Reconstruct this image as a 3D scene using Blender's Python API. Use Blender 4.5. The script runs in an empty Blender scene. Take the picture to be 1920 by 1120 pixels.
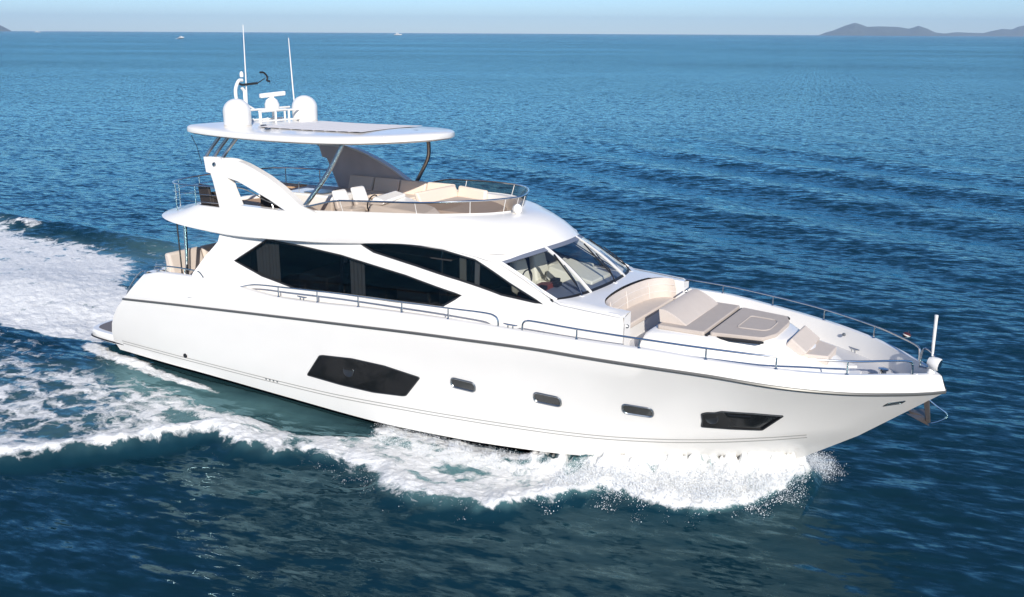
import bpy, bmesh, math, random
import numpy as np
from mathutils import Vector, Matrix
from mathutils.geometry import delaunay_2d_cdt

# ============================================================ camera, sky, sun
scene = bpy.context.scene
COL = scene.collection
F_PX, PITCH, ROLL, CAM_H = 1709.6, math.radians(16.2405), math.radians(0.2984), 9.1
cam_data = bpy.data.cameras.new('camera')
cam_data.sensor_width = 36.0
cam_data.lens = F_PX / 1920 * 36
cam_data.clip_start = 0.1
cam_data.clip_end = 60000
cam = bpy.data.objects.new('camera', cam_data)
COL.objects.link(cam)
_r0, _u0 = Vector((1, 0, 0)), Vector((0, math.sin(PITCH), math.cos(PITCH)))
_w = Vector((0, math.cos(PITCH), -math.sin(PITCH)))
_r = _r0 * math.cos(ROLL) + _u0 * math.sin(ROLL)
_u = _u0 * math.cos(ROLL) - _r0 * math.sin(ROLL)
cam.matrix_world = Matrix(((_r.x, _u.x, -_w.x, 0), (_r.y, _u.y, -_w.y, 0), (_r.z, _u.z, -_w.z, CAM_H), (0, 0, 0, 1)))
scene.camera = cam

# the yacht's frame: x forward, y to port, z up
YAW, TRIM, HEEL = math.radians(-30.917), math.radians(0.644), math.radians(-1.128)
BOAT = (Matrix.Translation((-11.3766, 27.9468, -9.1156 + CAM_H)) @ Matrix.Rotation(YAW, 4, 'Z')
        @ Matrix.Rotation(-TRIM, 4, 'Y') @ Matrix.Rotation(HEEL, 4, 'X'))

SUN_OFF_BOW, SUN_EL = math.radians(50), math.radians(27)
_a = YAW - SUN_OFF_BOW
SUN_DIR = Vector((math.cos(_a) * math.cos(SUN_EL), math.sin(_a) * math.cos(SUN_EL), math.sin(SUN_EL)))
world = bpy.data.worlds.new('World')
scene.world = world
world.use_nodes = True
wn = world.node_tree
sky = wn.nodes.new('ShaderNodeTexSky')
sky.sky_type = 'NISHITA'
sky.sun_disc = False
sky.sun_elevation = SUN_EL
sky.sun_rotation = math.atan2(SUN_DIR.x, SUN_DIR.y)
sky.altitude = 0
sky.air_density = 0.85
sky.dust_density = 0.05
sky.ozone_density = 8.0
wn.links.new(sky.outputs[0], wn.nodes['Background'].inputs[0])
wn.nodes['Background'].inputs[1].default_value = 0.095
sl = bpy.data.lights.new('sun', 'SUN')
sl.energy = 3.8
sl.angle = math.radians(0.5)
sl.color = (1.0, 0.95, 0.88)
so = bpy.data.objects.new('sun', sl)
so.rotation_euler = SUN_DIR.to_track_quat('Z', 'Y').to_euler()
COL.objects.link(so)
scene.view_settings.view_transform = 'Standard'
scene.view_settings.look = 'None'
scene.view_settings.gamma = 1
scene.view_settings.exposure = 0.55
scene.cycles.max_bounces = 8
scene.cycles.transparent_max_bounces = 12
scene.cycles.caustics_reflective = False
scene.cycles.caustics_refractive = False

# ============================================================ materials
def mat(name, col, rough=0.5, metal=0.0, coat=0.0, ior=1.5, noise=0.0, nscale=8.0, bump=0.0, bscale=40.0, stretch=None):
    m = bpy.data.materials.new(name); m.use_nodes = True
    nt = m.node_tree; b = nt.nodes['Principled BSDF']
    b.inputs['Base Color'].default_value = (*col, 1)
    b.inputs['Roughness'].default_value = rough
    b.inputs['Metallic'].default_value = metal
    b.inputs['Coat Weight'].default_value = coat
    b.inputs['Coat Roughness'].default_value = 0.04
    b.inputs['IOR'].default_value = ior
    if noise or bump:
        tc = nt.nodes.new('ShaderNodeTexCoord'); mp = nt.nodes.new('ShaderNodeMapping')
        if stretch: mp.inputs['Scale'].default_value = stretch
        nt.links.new(tc.outputs['Object'], mp.inputs[0])
    if noise:
        n = nt.nodes.new('ShaderNodeTexNoise'); n.inputs['Scale'].default_value = nscale; n.inputs['Detail'].default_value = 5
        nt.links.new(mp.outputs[0], n.inputs['Vector'])
        mx = nt.nodes.new('ShaderNodeMix'); mx.data_type = 'RGBA'
        mx.inputs['A'].default_value = (*[c * (1 - noise) for c in col], 1)
        mx.inputs['B'].default_value = (*[min(1, c * (1 + noise)) for c in col], 1)
        nt.links.new(n.outputs['Fac'], mx.inputs['Factor']); nt.links.new(mx.outputs['Result'], b.inputs['Base Color'])
    if bump:
        n = nt.nodes.new('ShaderNodeTexNoise'); n.inputs['Scale'].default_value = bscale; n.inputs['Detail'].default_value = 3
        nt.links.new(mp.outputs[0], n.inputs['Vector'])
        bp = nt.nodes.new('ShaderNodeBump'); bp.inputs['Strength'].default_value = bump; bp.inputs['Distance'].default_value = 0.02
        nt.links.new(n.outputs['Fac'], bp.inputs['Height']); nt.links.new(bp.outputs[0], b.inputs['Normal'])
    return m

def glass_mat(name, tint, f0=.05):
    """thin sheet: see-through tint plus a mirror share that grows towards grazing, the same from both sides"""
    m = bpy.data.materials.new(name); m.use_nodes = True
    nt = m.node_tree; nt.nodes.clear(); N = nt.nodes; Lk = nt.links.new
    o = N.new('ShaderNodeOutputMaterial'); mix = N.new('ShaderNodeMixShader')
    t = N.new('ShaderNodeBsdfTransparent'); g = N.new('ShaderNodeBsdfGlossy'); ge = N.new('ShaderNodeNewGeometry')
    t.inputs[0].default_value = (*tint, 1); g.inputs['Roughness'].default_value = 0.02
    d = N.new('ShaderNodeVectorMath'); d.operation = 'DOT_PRODUCT'; Lk(ge.outputs['Normal'], d.inputs[0]); Lk(ge.outputs['Incoming'], d.inputs[1])
    def mt(op, a, b=0.0):
        n = N.new('ShaderNodeMath'); n.operation = op
        for i, v in enumerate((a, b)):
            if isinstance(v, (int, float)): n.inputs[i].default_value = v
            else: Lk(v, n.inputs[i])
        return n.outputs[0]
    c = mt('POWER', mt('SUBTRACT', 1.0, mt('ABSOLUTE', d.outputs['Value'])), 5.0)
    Lk(mt('ADD', mt('MULTIPLY', c, 1 - f0), f0), mix.inputs[0]); Lk(t.outputs[0], mix.inputs[1]); Lk(g.outputs[0], mix.inputs[2])
    Lk(mix.outputs[0], o.inputs[0])
    return m

M = dict(
    gel=mat('white_gelcoat', (.82, .79, .74), .28, coat=.35, noise=.02, nscale=1.5),
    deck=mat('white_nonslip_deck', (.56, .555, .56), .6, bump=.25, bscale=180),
    shade=mat('warm_white_liner', (.62, .58, .52), .6),
    red=mat('antifouling_black', (.012, .013, .015), .45, noise=.3, nscale=4),
    rub=mat('grey_rub_strip', (.16, .155, .14), .35, metal=.5),
    line=mat('grey_pinstripe', (.30, .29, .27), .5),
    steel=mat('stainless_steel', (.62, .62, .60), .16, metal=1.0),
    dsteel=mat('brushed_steel', (.36, .37, .37), .3, metal=1.0),
    glassb=mat('black_tinted_window', (.010, .011, .012), .10, coat=.0, ior=1.3),
    frame=mat('black_window_frame', (.02, .021, .023), .35),
    tan=mat('beige_cushion', (.60, .52, .45), .85, noise=.06, nscale=5, bump=.35, bscale=60),
    tan_lift=mat('beige_lightened_for_shade', (.78, .65, .53), .8, bump=.25, bscale=50),  # beige cushion colour lightened to make up for the hardtop's shade
    roofp=mat('off_white_canvas_slats', (.80, .755, .72), .7),
    taupe=mat('taupe_sunpad_fabric', (.50, .43, .37), .9, noise=.07, nscale=7, bump=.3, bscale=90),
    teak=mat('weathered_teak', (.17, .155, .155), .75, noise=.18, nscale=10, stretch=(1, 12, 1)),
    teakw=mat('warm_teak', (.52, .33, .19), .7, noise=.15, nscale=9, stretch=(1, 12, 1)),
    brown=mat('dark_rattan', (.035, .026, .022), .6, noise=.3, nscale=30, bump=.5, bscale=120),
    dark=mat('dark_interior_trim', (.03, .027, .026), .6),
    taupe_shade=mat('taupe_with_painted_shade', (.60, .51, .47), .6, noise=.15, nscale=3),  # shade of the port inner faces put into a taupe colour; also aft sofa
    dash=mat('blue_grey_dashboard', (.16, .18, .23), .5),
    red2=mat('red_brown_wood', (.20, .045, .03), .35),
    cream=mat('cream_leather', (.80, .76, .62), .55, bump=.2, bscale=30),
    black=mat('black_rubber', (.012, .012, .013), .5),
    curtain=mat('grey_curtain', (.30, .295, .285), .85),
    piping=mat('sunpad_piping', (.53, .465, .405), .8),
    pglass=mat('grey_porthole_glass', (.055, .055, .052), .12, coat=.2),
    seam=mat('cushion_piping', (.70, .64, .585), .7),
    galv=mat('galvanised_anchor', (.13, .11, .10), .4, metal=.7, noise=.4, nscale=25),
    rust=mat('faded_red_float', (.07, .014, .02), .6, noise=.3, nscale=9),
)
M['tint'] = glass_mat('smoked_window_glass', (.26, .27, .28))
M['clear'] = glass_mat('windscreen_glass', (.88, .91, .93), f0=.13)
M['screen'] = glass_mat('flybridge_screen_glass', (.58, .50, .44))

# ============================================================ mesh helpers
class MB:
    def __init__(s): s.v = []; s.f = []
    def add(s, vs, fs):
        n = len(s.v); s.v += [tuple(map(float, p)) for p in vs]; s.f += [tuple(i + n for i in f) for f in fs]; return s
    def grid(s, rows, closed=False, flip=False):
        """rows: list of equal-length point lists"""
        n = len(rows[0]); vs = [p for r in rows for p in r]; fs = []
        for i in range(len(rows) - 1):
            for j in range(n if closed else n - 1):
                a, b = i * n + j, i * n + (j + 1) % n
                q = (a, b, b + n, a + n)
                fs.append(q[::-1] if flip else q)
        return s.add(vs, fs)
    def box(s, x0, x1, y0, y1, z0, z1):
        v = [(x, y, z) for x in (x0, x1) for y in (y0, y1) for z in (z0, z1)]
        return s.add(v, [(0, 1, 3, 2), (4, 6, 7, 5), (0, 4, 5, 1), (2, 3, 7, 6), (0, 2, 6, 4), (1, 5, 7, 3)])
    def hexa(s, b, t):
        """bottom quad, top quad (same winding)"""
        return s.add(list(b) + list(t), [(3, 2, 1, 0), (4, 5, 6, 7), (0, 1, 5, 4), (1, 2, 6, 5), (2, 3, 7, 6), (3, 0, 4, 7)])
    def prism(s, poly, axis, a, b):
        """extrude a 2D polygon; axis 'y': poly is (x,z), from y=a to y=b; 'z': (x,y); 'x': (y,z)"""
        def P(p, q): return {'y': (p[0], q, p[1]), 'z': (p[0], p[1], q), 'x': (q, p[0], p[1])}[axis]
        n = len(poly); vs = [P(p, a) for p in poly] + [P(p, b) for p in poly]
        fs = [tuple(range(n)), tuple(range(2 * n - 1, n - 1, -1))] + [(i, i + n, (i + 1) % n + n, (i + 1) % n) for i in range(n)]
        return s.add(vs, fs)
    def tube(s, path, r, n=8, closed=False):
        P = [Vector(p) for p in path]; rows = []; up = None
        for i, p in enumerate(P):
            a = P[i - 1] if (i or closed) else p; b = P[(i + 1) % len(P)] if (i < len(P) - 1 or closed) else p
            t = (b - a).normalized()
            if up is None: up = t.orthogonal().normalized()
            up = (up - t * up.dot(t)).normalized(); sd = t.cross(up)
            rr = r[i] if isinstance(r, (list, tuple)) else r
            rows.append([p + (up * math.cos(2 * math.pi * k / n) + sd * math.sin(2 * math.pi * k / n)) * rr for k in range(n)])
        if closed: rows.append(rows[0])
        s.grid(rows, closed=True)
        if not closed:
            m = len(s.v); s.f.append(tuple(range(m - n, m))); k = m - n * len(rows); s.f.append(tuple(range(k + n - 1, k - 1, -1)))
        return s
    def lathe(s, prof, c=(0, 0, 0), n=28, ax=None):
        """prof: (r, h) pairs round the local z axis, or round the direction ax"""
        Q = Vector(ax).to_track_quat('Z', 'Y').to_matrix() if ax else Matrix.Identity(3)
        rows = [[Vector(c) + Q @ Vector((r * math.cos(2 * math.pi * k / n), r * math.sin(2 * math.pi * k / n), h)) for k in range(n)] for r, h in prof]
        return s.grid(rows, closed=True)
    def sphere(s, c, r, n=16, sc=(1, 1, 1)):
        rows = []
        for i in range(n // 2 + 1):
            a = math.pi * i / (n // 2); rr = max(math.sin(a), 1e-3)
            rows.append([(c[0] + r * sc[0] * rr * math.cos(2 * math.pi * k / n), c[1] + r * sc[1] * rr * math.sin(2 * math.pi * k / n), c[2] - r * sc[2] * math.cos(a)) for k in range(n)])
        return s.grid(rows, closed=True)
    def build(s, name, m, parent=None, angle=35, bevel=0, recalc=True, label=None):
        me = bpy.data.meshes.new(name); me.from_pydata(s.v, [], s.f); me.validate()
        if recalc:
            bm = bmesh.new(); bm.from_mesh(me); bmesh.ops.remove_doubles(bm, verts=bm.verts, dist=1e-5)
            bmesh.ops.recalc_face_normals(bm, faces=bm.faces); bm.to_mesh(me); bm.free()
        me.shade_smooth(); me.set_sharp_from_angle(angle=math.radians(angle))
        me.materials.append(M[m] if isinstance(m, str) else m)
        o = bpy.data.objects.new(name, me); COL.objects.link(o)
        if parent: o.parent = parent
        if bevel:
            b = o.modifiers.new('bevel', 'BEVEL'); b.width = bevel; b.segments = 3; b.limit_method = 'ANGLE'; b.angle_limit = math.radians(40); b.harden_normals = False
        if label: o['label'] = label
        return o

def smooth_path(pts, n=6):
    """Catmull-Rom through 3D points"""
    P = [Vector(p) for p in pts]; P = [P[0] * 2 - P[1]] + P + [P[-1] * 2 - P[-2]]; out = []
    for i in range(1, len(P) - 2):
        for k in range(n):
            t = k / n
            out.append(.5 * ((2 * P[i]) + (P[i + 1] - P[i - 1]) * t + (2 * P[i - 1] - 5 * P[i] + 4 * P[i + 1] - P[i + 2]) * t * t + (3 * P[i] - P[i - 1] - 3 * P[i + 1] + P[i + 2]) * t ** 3))
    out.append(P[-2]); return out

def inside(p, poly):
    x, y = p; c = False; j = len(poly) - 1
    for i in range(len(poly)):
        xi, yi = poly[i]; xj, yj = poly[j]
        if (yi > y) != (yj > y) and x < (xj - xi) * (y - yi) / (yj - yi) + xi: c = not c
        j = i
    return c
def densify(poly, sp, closed=True):
    out = []
    for i in range(len(poly) if closed else len(poly) - 1):
        a, b = poly[i], poly[(i + 1) % len(poly)]; n = max(1, int(math.ceil(math.dist(a, b) / sp)))
        out += [tuple(a[q] + (b[q] - a[q]) * k / n for q in range(len(a))) for k in range(n)]
    if not closed: out.append(tuple(poly[-1]))
    return out
def rounded(poly, r, n=4):
    """fillet the corners of a 2D polygon"""
    out = []; N = len(poly)
    for i in range(N):
        p, a, b = Vector(poly[i]), Vector(poly[i - 1]), Vector(poly[(i + 1) % N])
        d1, d2 = (a - p), (b - p); q = min(r, d1.length * .45, d2.length * .45)
        s, e = p + d1.normalized() * q, p + d2.normalized() * q
        for k in range(n + 1):
            t = k / n; out.append(tuple(s * (1 - t) ** 2 + p * 2 * t * (1 - t) + e * t * t))
    return out
def tri2d(poly, holes=(), sp=.25):
    loops = [densify(poly, sp)] + [densify(h, sp) for h in holes]
    vs = []; es = []
    for L in loops:
        n = len(vs); vs += [Vector(p) for p in L]; es += [(n + i, n + (i + 1) % len(L)) for i in range(len(L))]
    bnd = [range(sum(len(l) for l in loops[:k]), sum(len(l) for l in loops[:k + 1])) for k in range(len(loops))]
    xs = [p[0] for p in loops[0]]; ys = [p[1] for p in loops[0]]
    B = list(vs)
    gx = np.arange(min(xs) + sp * .5, max(xs), sp); gy = np.arange(min(ys) + sp * .5, max(ys), sp)
    for x in gx:
        for y in gy:
            if inside((x, y), loops[0]) and not any(inside((x, y), h) for h in loops[1:]) and min((b - Vector((x, y))).length for b in B) > sp * .4:
                vs.append(Vector((x, y)))
    r = delaunay_2d_cdt(vs, es, [], 0, 1e-6)
    V = [tuple(p) for p in r[0]]; T = []
    for f in r[2]:
        c = (sum(V[i][0] for i in f) / len(f), sum(V[i][1] for i in f) / len(f))
        if inside(c, loops[0]) and not any(inside(c, h) for h in loops[1:]): T.append(tuple(f))
    return V, T, loops
def surf_patch(mb, poly, fn, off=0.0, thick=0.0, holes=(), side=-1, sp=.25):
    """poly in (x,z) laid on the side surface y = side*fn(x,z), pushed out by off, edges turned inward by thick"""
    V, T, loops = tri2d(poly, holes, sp)
    mb.add([(x, side * (fn(x, z) + off), z) for x, z in V], T)
    if thick:
        for L in loops:
            mb.grid([[(x, side * (fn(x, z) + off), z) for x, z in L + L[:1]], [(x, side * (fn(x, z) + off - thick), z) for x, z in L + L[:1]]])
    return mb


def pch(tab):
    """monotone cubic interpolation of (x, a, b..) rows"""
    t=np.array(tab,float); X=t[:,0]; Y=t[:,1:]; n=len(X)
    h=np.diff(X)[:,None]; d=np.diff(Y,axis=0)/h; m=np.zeros_like(Y)
    m[0]=d[0]; m[-1]=d[-1]
    for i in range(1,n-1):
        for k in range(Y.shape[1]):
            a,b=d[i-1,k],d[i,k]
            m[i,k]=0 if a*b<=0 else 3*(h[i-1,0]+h[i,0])/((2*h[i,0]+h[i-1,0])/a+(h[i,0]+2*h[i-1,0])/b)
    def f(x):
        x=np.clip(np.atleast_1d(np.asarray(x,float)),X[0],X[-1])
        i=np.clip(np.searchsorted(X,x)-1,0,n-2); H=(X[i+1]-X[i])[:,None]; s=((x-X[i])[:,None])/H
        return (Y[i]*(2*s**3-3*s**2+1)+m[i]*H*(s**3-2*s**2+s)+Y[i+1]*(3*s**2-2*s**3)+m[i+1]*H*(s**3-s**2))
    f.x0=X[0]; f.x1=X[-1]
    return f
# hull lines, starboard half: (x, half breadth, z) ----------------------------
KEEL=pch([(1.45,0,-.55),(5,0,-.85),(10,0,-.95),(14,0,-.85),(17,0,-.5),(19,0,-.1),(20.14,0,.2)])
CHINE=pch([(1.4,2.45,.12),(4.4,2.58,.13),(8.2,2.6,.07),(11,2.58,.02),(13.3,2.5,.08),(15.3,2.3,.17),(16.4,2.0,.2),(17.4,1.55,.26),(18.4,1.02,.28),(19.4,.45,.27),(20.3,.015,.29)])
KNUC=pch([(1.38,2.6,.42),(4.4,2.64,.40),(7.5,2.66,.4),(9.2,2.66,.41),(12.27,2.62,.53),(13.7,2.56,.6),(15.37,2.4,.67),(16.5,2.17,.70),(17.8,1.86,.79),(18.9,1.5,.90),(19.92,1.12,1.04),(20.9,.58,1.15),(21.45,.015,1.09)])
RAIL=pch([(2.3,2.80,1.86),(4,2.86,2.0),(6,2.88,2.14),(10,2.9,2.4),(13.5,2.88,2.6),(16.0,2.82,2.69),(17.66,2.70,2.69),(18.93,2.47,2.66),(20.17,2.12,2.56),(21.33,1.52,2.46),(22.2,.85,2.40),(22.7,.32,2.35),(22.93,.02,2.33)])
CAP=pch([(3.1,2.68,2.62),(3.9,2.76,2.79),(5.9,2.8,2.86),(8.2,2.8,2.72),(9.5,2.8,2.76),(10.8,2.8,2.84),(13.3,2.78,2.93),(15,2.76,2.96),(16.35,2.70,2.96),(17.66,2.60,2.97),(18.93,2.37,2.90),(20.17,2.01,2.83),(21.33,1.42,2.76),(22.1,.78,2.71),(22.6,.28,2.66),(22.82,.02,2.62)])
def hull_rows(nu=97):
    u=np.linspace(0,1,nu)
    def row(f):
        x=f.x0+(f.x1-f.x0)*u; v=f(x); return np.column_stack([x,v])
    K,C,N,R,G=[row(f) for f in (KEEL,CHINE,KNUC,RAIL,CAP)]
    rows=[K,K*.5+C*.5,C,N]
    # shallow V bottom is convex, sides flare: hollow forward, slightly full aft
    b=.04*np.clip(1-u/.6,0,1)-.10*np.clip((u-.55)/.3,0,1)**1.2*np.clip((1-u)/.12,0,1)**.8
    for t in (.2,.4,.6,.8):
        r=N*(1-t)+R*t; r[:,1]=np.maximum(r[:,1]+b*4*t*(1-t)*.9,.012); r[:,0]+=-.22*np.clip(1-u*12,0,1)*4*t*(1-t)
        rows.append(r)
    rows+= [R]
    for t in (.35,.7):
        r=R*(1-t)+G*t; r[:,1]+=.03*4*t*(1-t); rows.append(r)
    rows.append(G)
    return rows
_HR=hull_rows()
def hull_hb(x,z):
    pts=[]
    for r in _HR[2:]:
        if r[0,0]<=x<=r[-1,0]: pts.append((np.interp(x,r[:,0],r[:,2]),np.interp(x,r[:,0],r[:,1])))
        elif x>r[-1,0]: pts.append((r[-1,2],0))
        else: pts.append((r[0,2],r[0,1]))
    if not pts: return 2.7
    pts.sort(); return float(np.interp(z,[p[0] for p in pts],[p[1] for p in pts]))
_HB=pch([(4.6,2.66),(5.5,2.5),(6.6,2.37),(8,2.28),(10,2.24),(12.5,2.14),(14,1.96),(15.4,1.94),(17.03,1.88)])
def house_hb(x,z):
    return float(_HB(x)[0,0])-.06*(z-3.0)+ (max(0,min(1,(7.2-x)/2.2))**1.5)*.28*max(0,1-(z-2.75)/1.0)

# ============================================================ the yacht
yacht = bpy.data.objects.new('motor_yacht', None); COL.objects.link(yacht)
yacht.matrix_world = BOAT
yacht['label'] = 'large white flybridge motor yacht speeding with foam along its hull'
yacht['category'] = 'yacht'
Y = yacht

# ---- hull
rows = hull_rows()
def side_rows(rs, s): return [[(x, s * hb, z) for x, hb, z in r] for r in rs]
mb = MB()
for s in (-1, 1): mb.grid(side_rows(rows[2:], s))
st = [tuple(r[0]) for r in rows]
mb.grid([[(x, -hb, z) for x, hb, z in st], [(x - .10 * (hb > 1), -hb * .5, z) for x, hb, z in st], [(x - .14 * (hb > 1), 0, z) for x, hb, z in st], [(x - .10 * (hb > 1), hb * .5, z) for x, hb, z in st], [(x, hb, z) for x, hb, z in st]])
hull = mb.build('hull', 'gel', Y, angle=28)
mb = MB()
for s in (-1, 1): mb.grid([[(x, s * max(hb - .015, 0), z - .004) for x, hb, z in r] for r in rows[:3]])
mb.build('keel_bottom', 'red', hull, angle=60)
# rub rail on both sides
mb = MB()
for s in (-1, 1):
    P = [(x, s * hb, z) for x, hb, z in rows[8]]
    sec = [(-.012, -.028), (.035, -.024), (.05, 0), (.035, .024), (-.012, .028)]
    mb.grid([[(p[0] + (.02 if i > 94 else 0), p[1] + s * a, p[2] + b) for p in P] for i, (a, b) in enumerate(sec)])
mb.build('rub_rail', 'rub', hull, angle=50)
mb = MB()
for s in (-1, 1):
    for dz, d in ((.0, .008), (.075, .008)):
        P = [(x, s * (hull_hb(x, z + dz) + d), z + dz) for x, hb, z in rows[3]][2:93]
        P2 = [(x, s * (hull_hb(x, z + dz + .02) + d), z + dz + .02) for x, hb, z in rows[3]][2:93]
        mb.grid([P, P2])
mb.build('pinstripe', 'line', hull)
def hull_glass(name, poly, r=.05, side=-1, m='glassb', fr=.018, off=.010):
    o = surf_patch(MB(), rounded(poly, r), hull_hb, off, .05, side=side, sp=.2).build(name, m, hull, angle=60)
    L = densify(rounded(poly, r), .12)
    MB().tube([(x, side * (hull_hb(x, z) + .008), z) for x, z in L], fr, 6, closed=True).build('window_frame', 'frame' if m == 'glassb' else 'dsteel', o)
    return o
WIN_A = [(9.05, .87), (9.55, 1.47), (9.66, 1.50), (10.57, 1.58), (11.51, 1.57), (12.50, 1.46), (12.05, .93), (11.95, .90), (11.09, .82), (10.12, .82)]
WIN_F = [(18.76, 1.32), (18.80, 1.48), (18.80, 1.66), (18.90, 1.705), (19.06, 1.72), (19.18, 1.77), (19.76, 1.78), (20.27, 1.76), (19.86, 1.34), (19.31, 1.32)]
hull_glass('hull_window', WIN_A, .04); o = hull_glass('hull_window', WIN_F, .03)
w1 = MB().lathe([(.0, .0), (.13, .0), (.15, .012), (.165, 0)], (10.42, -(hull_hb(10.42, 1.25) + .012), 1.25), 24, ax=(0, -1, .1)).build('opening_port', 'frame', o)
MB().lathe([(.0, .0), (.10, .0), (.12, .012), (.13, 0)], (18.98, -(hull_hb(18.98, 1.56) + .012), 1.56), 20, ax=(.2, -1, -.2)).build('opening_port', 'frame', o)
for cx, cz in ((13.65, 1.505), (15.67, 1.525), (17.57, 1.565)):
    w, h = .30, .115
    P = [(cx - w, cz - h + .02), (cx + w, cz - h - .01), (cx + w, cz + h - .02), (cx - w, cz + h + .01)]
    hull_glass('porthole', P, .115, fr=.022, off=.010, m='pglass')
    for dz in (-.045, .0, .045):
        pass
hull_glass('fairlead', [(21.93, 2.05), (22.22, 2.10), (22.30, 2.18), (22.02, 2.14)], .03, m='dsteel', fr=.012)
MB().lathe([(0, .02), (.04, .02), (.06, .03), (.065, 0)], (4.53, -hull_hb(4.53, .55), .55), 14, ax=(0, -1, 0)).build('exhaust_outlet', 'black', hull)
for x in (7.55, 7.68, 7.81, 7.94):
    MB().lathe([(0, .015), (.022, .015), (.028, 0)], (x, -(hull_hb(x, .44)), .40 + .06), 10, ax=(0, -1, 0)).build('drain_outlet', 'dsteel', hull)
L = rounded([(3.95, 2.30), (6.0, 2.36), (6.0, 2.62), (5.2, 2.62), (3.95, 2.50)], .06)
MB().tube([(x, -(hull_hb(x, z) + .001), z) for x, z in densify(L, .15)], .008, 5, closed=True).build('vent_recess', 'gel', hull)

# ---- cap, bulwark inner face and decks
def deck_z(x): return float(CAP(max(x, 5.9))[0, 1]) - .42
cap = rows[-1]
mb = MB(); xs = cap[:, 0]; cut = 92
for s in (-1, 1):
    R = [[], [], [], []]
    for i in range(len(cap)):
        x, hb, z = cap[i]; hi = max(hb - .15, .004); xi = x if hb > .16 else x - (.16 - hb) * 1.1; xi = max(xi, x - .18)
        R[0].append((x, s * hb, z)); R[1].append((x if hb > .1 else x - .04, s * (hb - .03 if hb > .05 else .004), z + .022)); R[2].append((xi, s * hi, z + .018)); R[3].append((xi - .03, s * max(hi - .04, .003), deck_z(x) if x > 6.2 else 1.95))
    mb.grid(R)
mb.build('bulwark', 'gel', Y, angle=40)
mb = MB()
def half(x):
    return max(float(CAP(x)[0, 0]) - .17, .003)
X = np.concatenate([np.linspace(6.2, 21, 50), np.linspace(21.1, 22.55, 16)])
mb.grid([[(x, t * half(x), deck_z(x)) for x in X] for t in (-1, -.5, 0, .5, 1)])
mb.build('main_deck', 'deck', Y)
mb = MB(); X = np.linspace(2.9, 6.3, 12)
mb.grid([[(x, t * (2.6), 1.97) for x in X] for t in (-1, 0, 1)])
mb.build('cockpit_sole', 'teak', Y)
# aft coaming over the transom
mb = MB()
prof = [(3.06, 2.60), (3.2, 2.72), (3.42, 2.72), (3.46, 1.97)]
mb.grid([[(x - .12 * (1 - (yy / 2.6) ** 2), yy, z) for x, z in prof] for yy in np.linspace(-2.62, 2.62, 13)])
mb.build('aft_coaming', 'gel', Y)
# ---- swim platform
half_p = [(2.3, 2.52), (1.2, 2.56), (.35, 2.50), (.05, 2.36), (-.12, 2.0), (-.25, 1.0), (-.3, 0)]
outl = smooth_path([(x, -y, 0) for x, y in half_p] + [(x, y, 0) for x, y in half_p[::-1][1:]], 5)
def ring(pts, inset, z):
    return [(1.2 + (p[0] - 1.2) * (1 - inset / 1.6), p[1] * (1 - inset / 2.5), z) for p in pts]
mb = MB().grid([ring(outl, .25, .18), ring(outl, .03, .30), ring(outl, 0, .36), ring(outl, 0, .50), ring(outl, .04, .56), ring(outl, .13, .565)])
mb.add(ring(outl, .13, .565), [tuple(range(len(outl)))]); mb.add(ring(outl, .25, .18), [tuple(range(len(outl)))])
plat = mb.build('swim_platform', 'gel', Y)
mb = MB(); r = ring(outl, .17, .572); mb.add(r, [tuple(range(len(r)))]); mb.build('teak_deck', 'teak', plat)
MB().tube(ring(outl, -.012, .36)[2:-2], .022, 6).build('platform_fender', 'black', plat)
for s in (-1, 1):
    MB().tube([(1.15, s * 2.15, .57), (1.15, s * 2.15, .82), (1.2, s * 2.05, .86)], .02).build('boarding_post', 'steel', plat)

# ---- deckhouse
SAL = [(6.40, 3.36), (7.45, 4.00), (8.49, 3.955), (9.83, 3.86), (11.7, 3.60), (13.16, 3.31), (12.68, 3.0), (11.41, 2.955), (9.83, 2.93), (8.33, 2.87), (7.25, 3.06)]
PIL = [(10.36, 4.22), (10.94, 4.285), (11.69, 4.315), (12.68, 4.285), (13.46, 4.14), (14.33, 3.72), (15.16, 3.375), (14.14, 3.44), (13.09, 3.66), (11.99, 3.86), (10.79, 4.05)]
TOP = [(5.95, 4.09), (7.7, 4.12), (9, 4.16), (10.2, 4.24), (11.0, 4.33), (11.6, 4.365), (12.65, 4.355), (13.4, 4.26), (14.0, 4.15), (14.7, 3.82), (15.42, 3.47), (16.2, 3.43), (16.9, 3.39), (17.0, 3.33), (17.03, 3.2)]
OUT = [(5.15, 2.35), (5.2, 2.95), (5.5, 3.41), (5.85, 3.80)] + TOP + [(17.03, 2.35)]
house = None
for s in (-1, 1):
    mb = surf_patch(MB(), OUT, house_hb, 0, .06, holes=(SAL, PIL), side=s, sp=.22)
    if s == -1: hb_all = mb
    else: hb_all.add(mb.v, mb.f)
house = hb_all.build('deckhouse', 'gel', Y, angle=30)
for s in (-1, 1):
    for nm, P in (('saloon_window', SAL), ('wheelhouse_window', PIL)):
        g = surf_patch(MB(), P, house_hb, -.035, 0, side=s, sp=.3).build(nm, 'tint', house)
        MB().tube([(x, s * (house_hb(x, z) - .012), z) for x, z in densify(P, .2)], .026, 6, closed=True).build('window_frame', 'frame', g)
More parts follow.
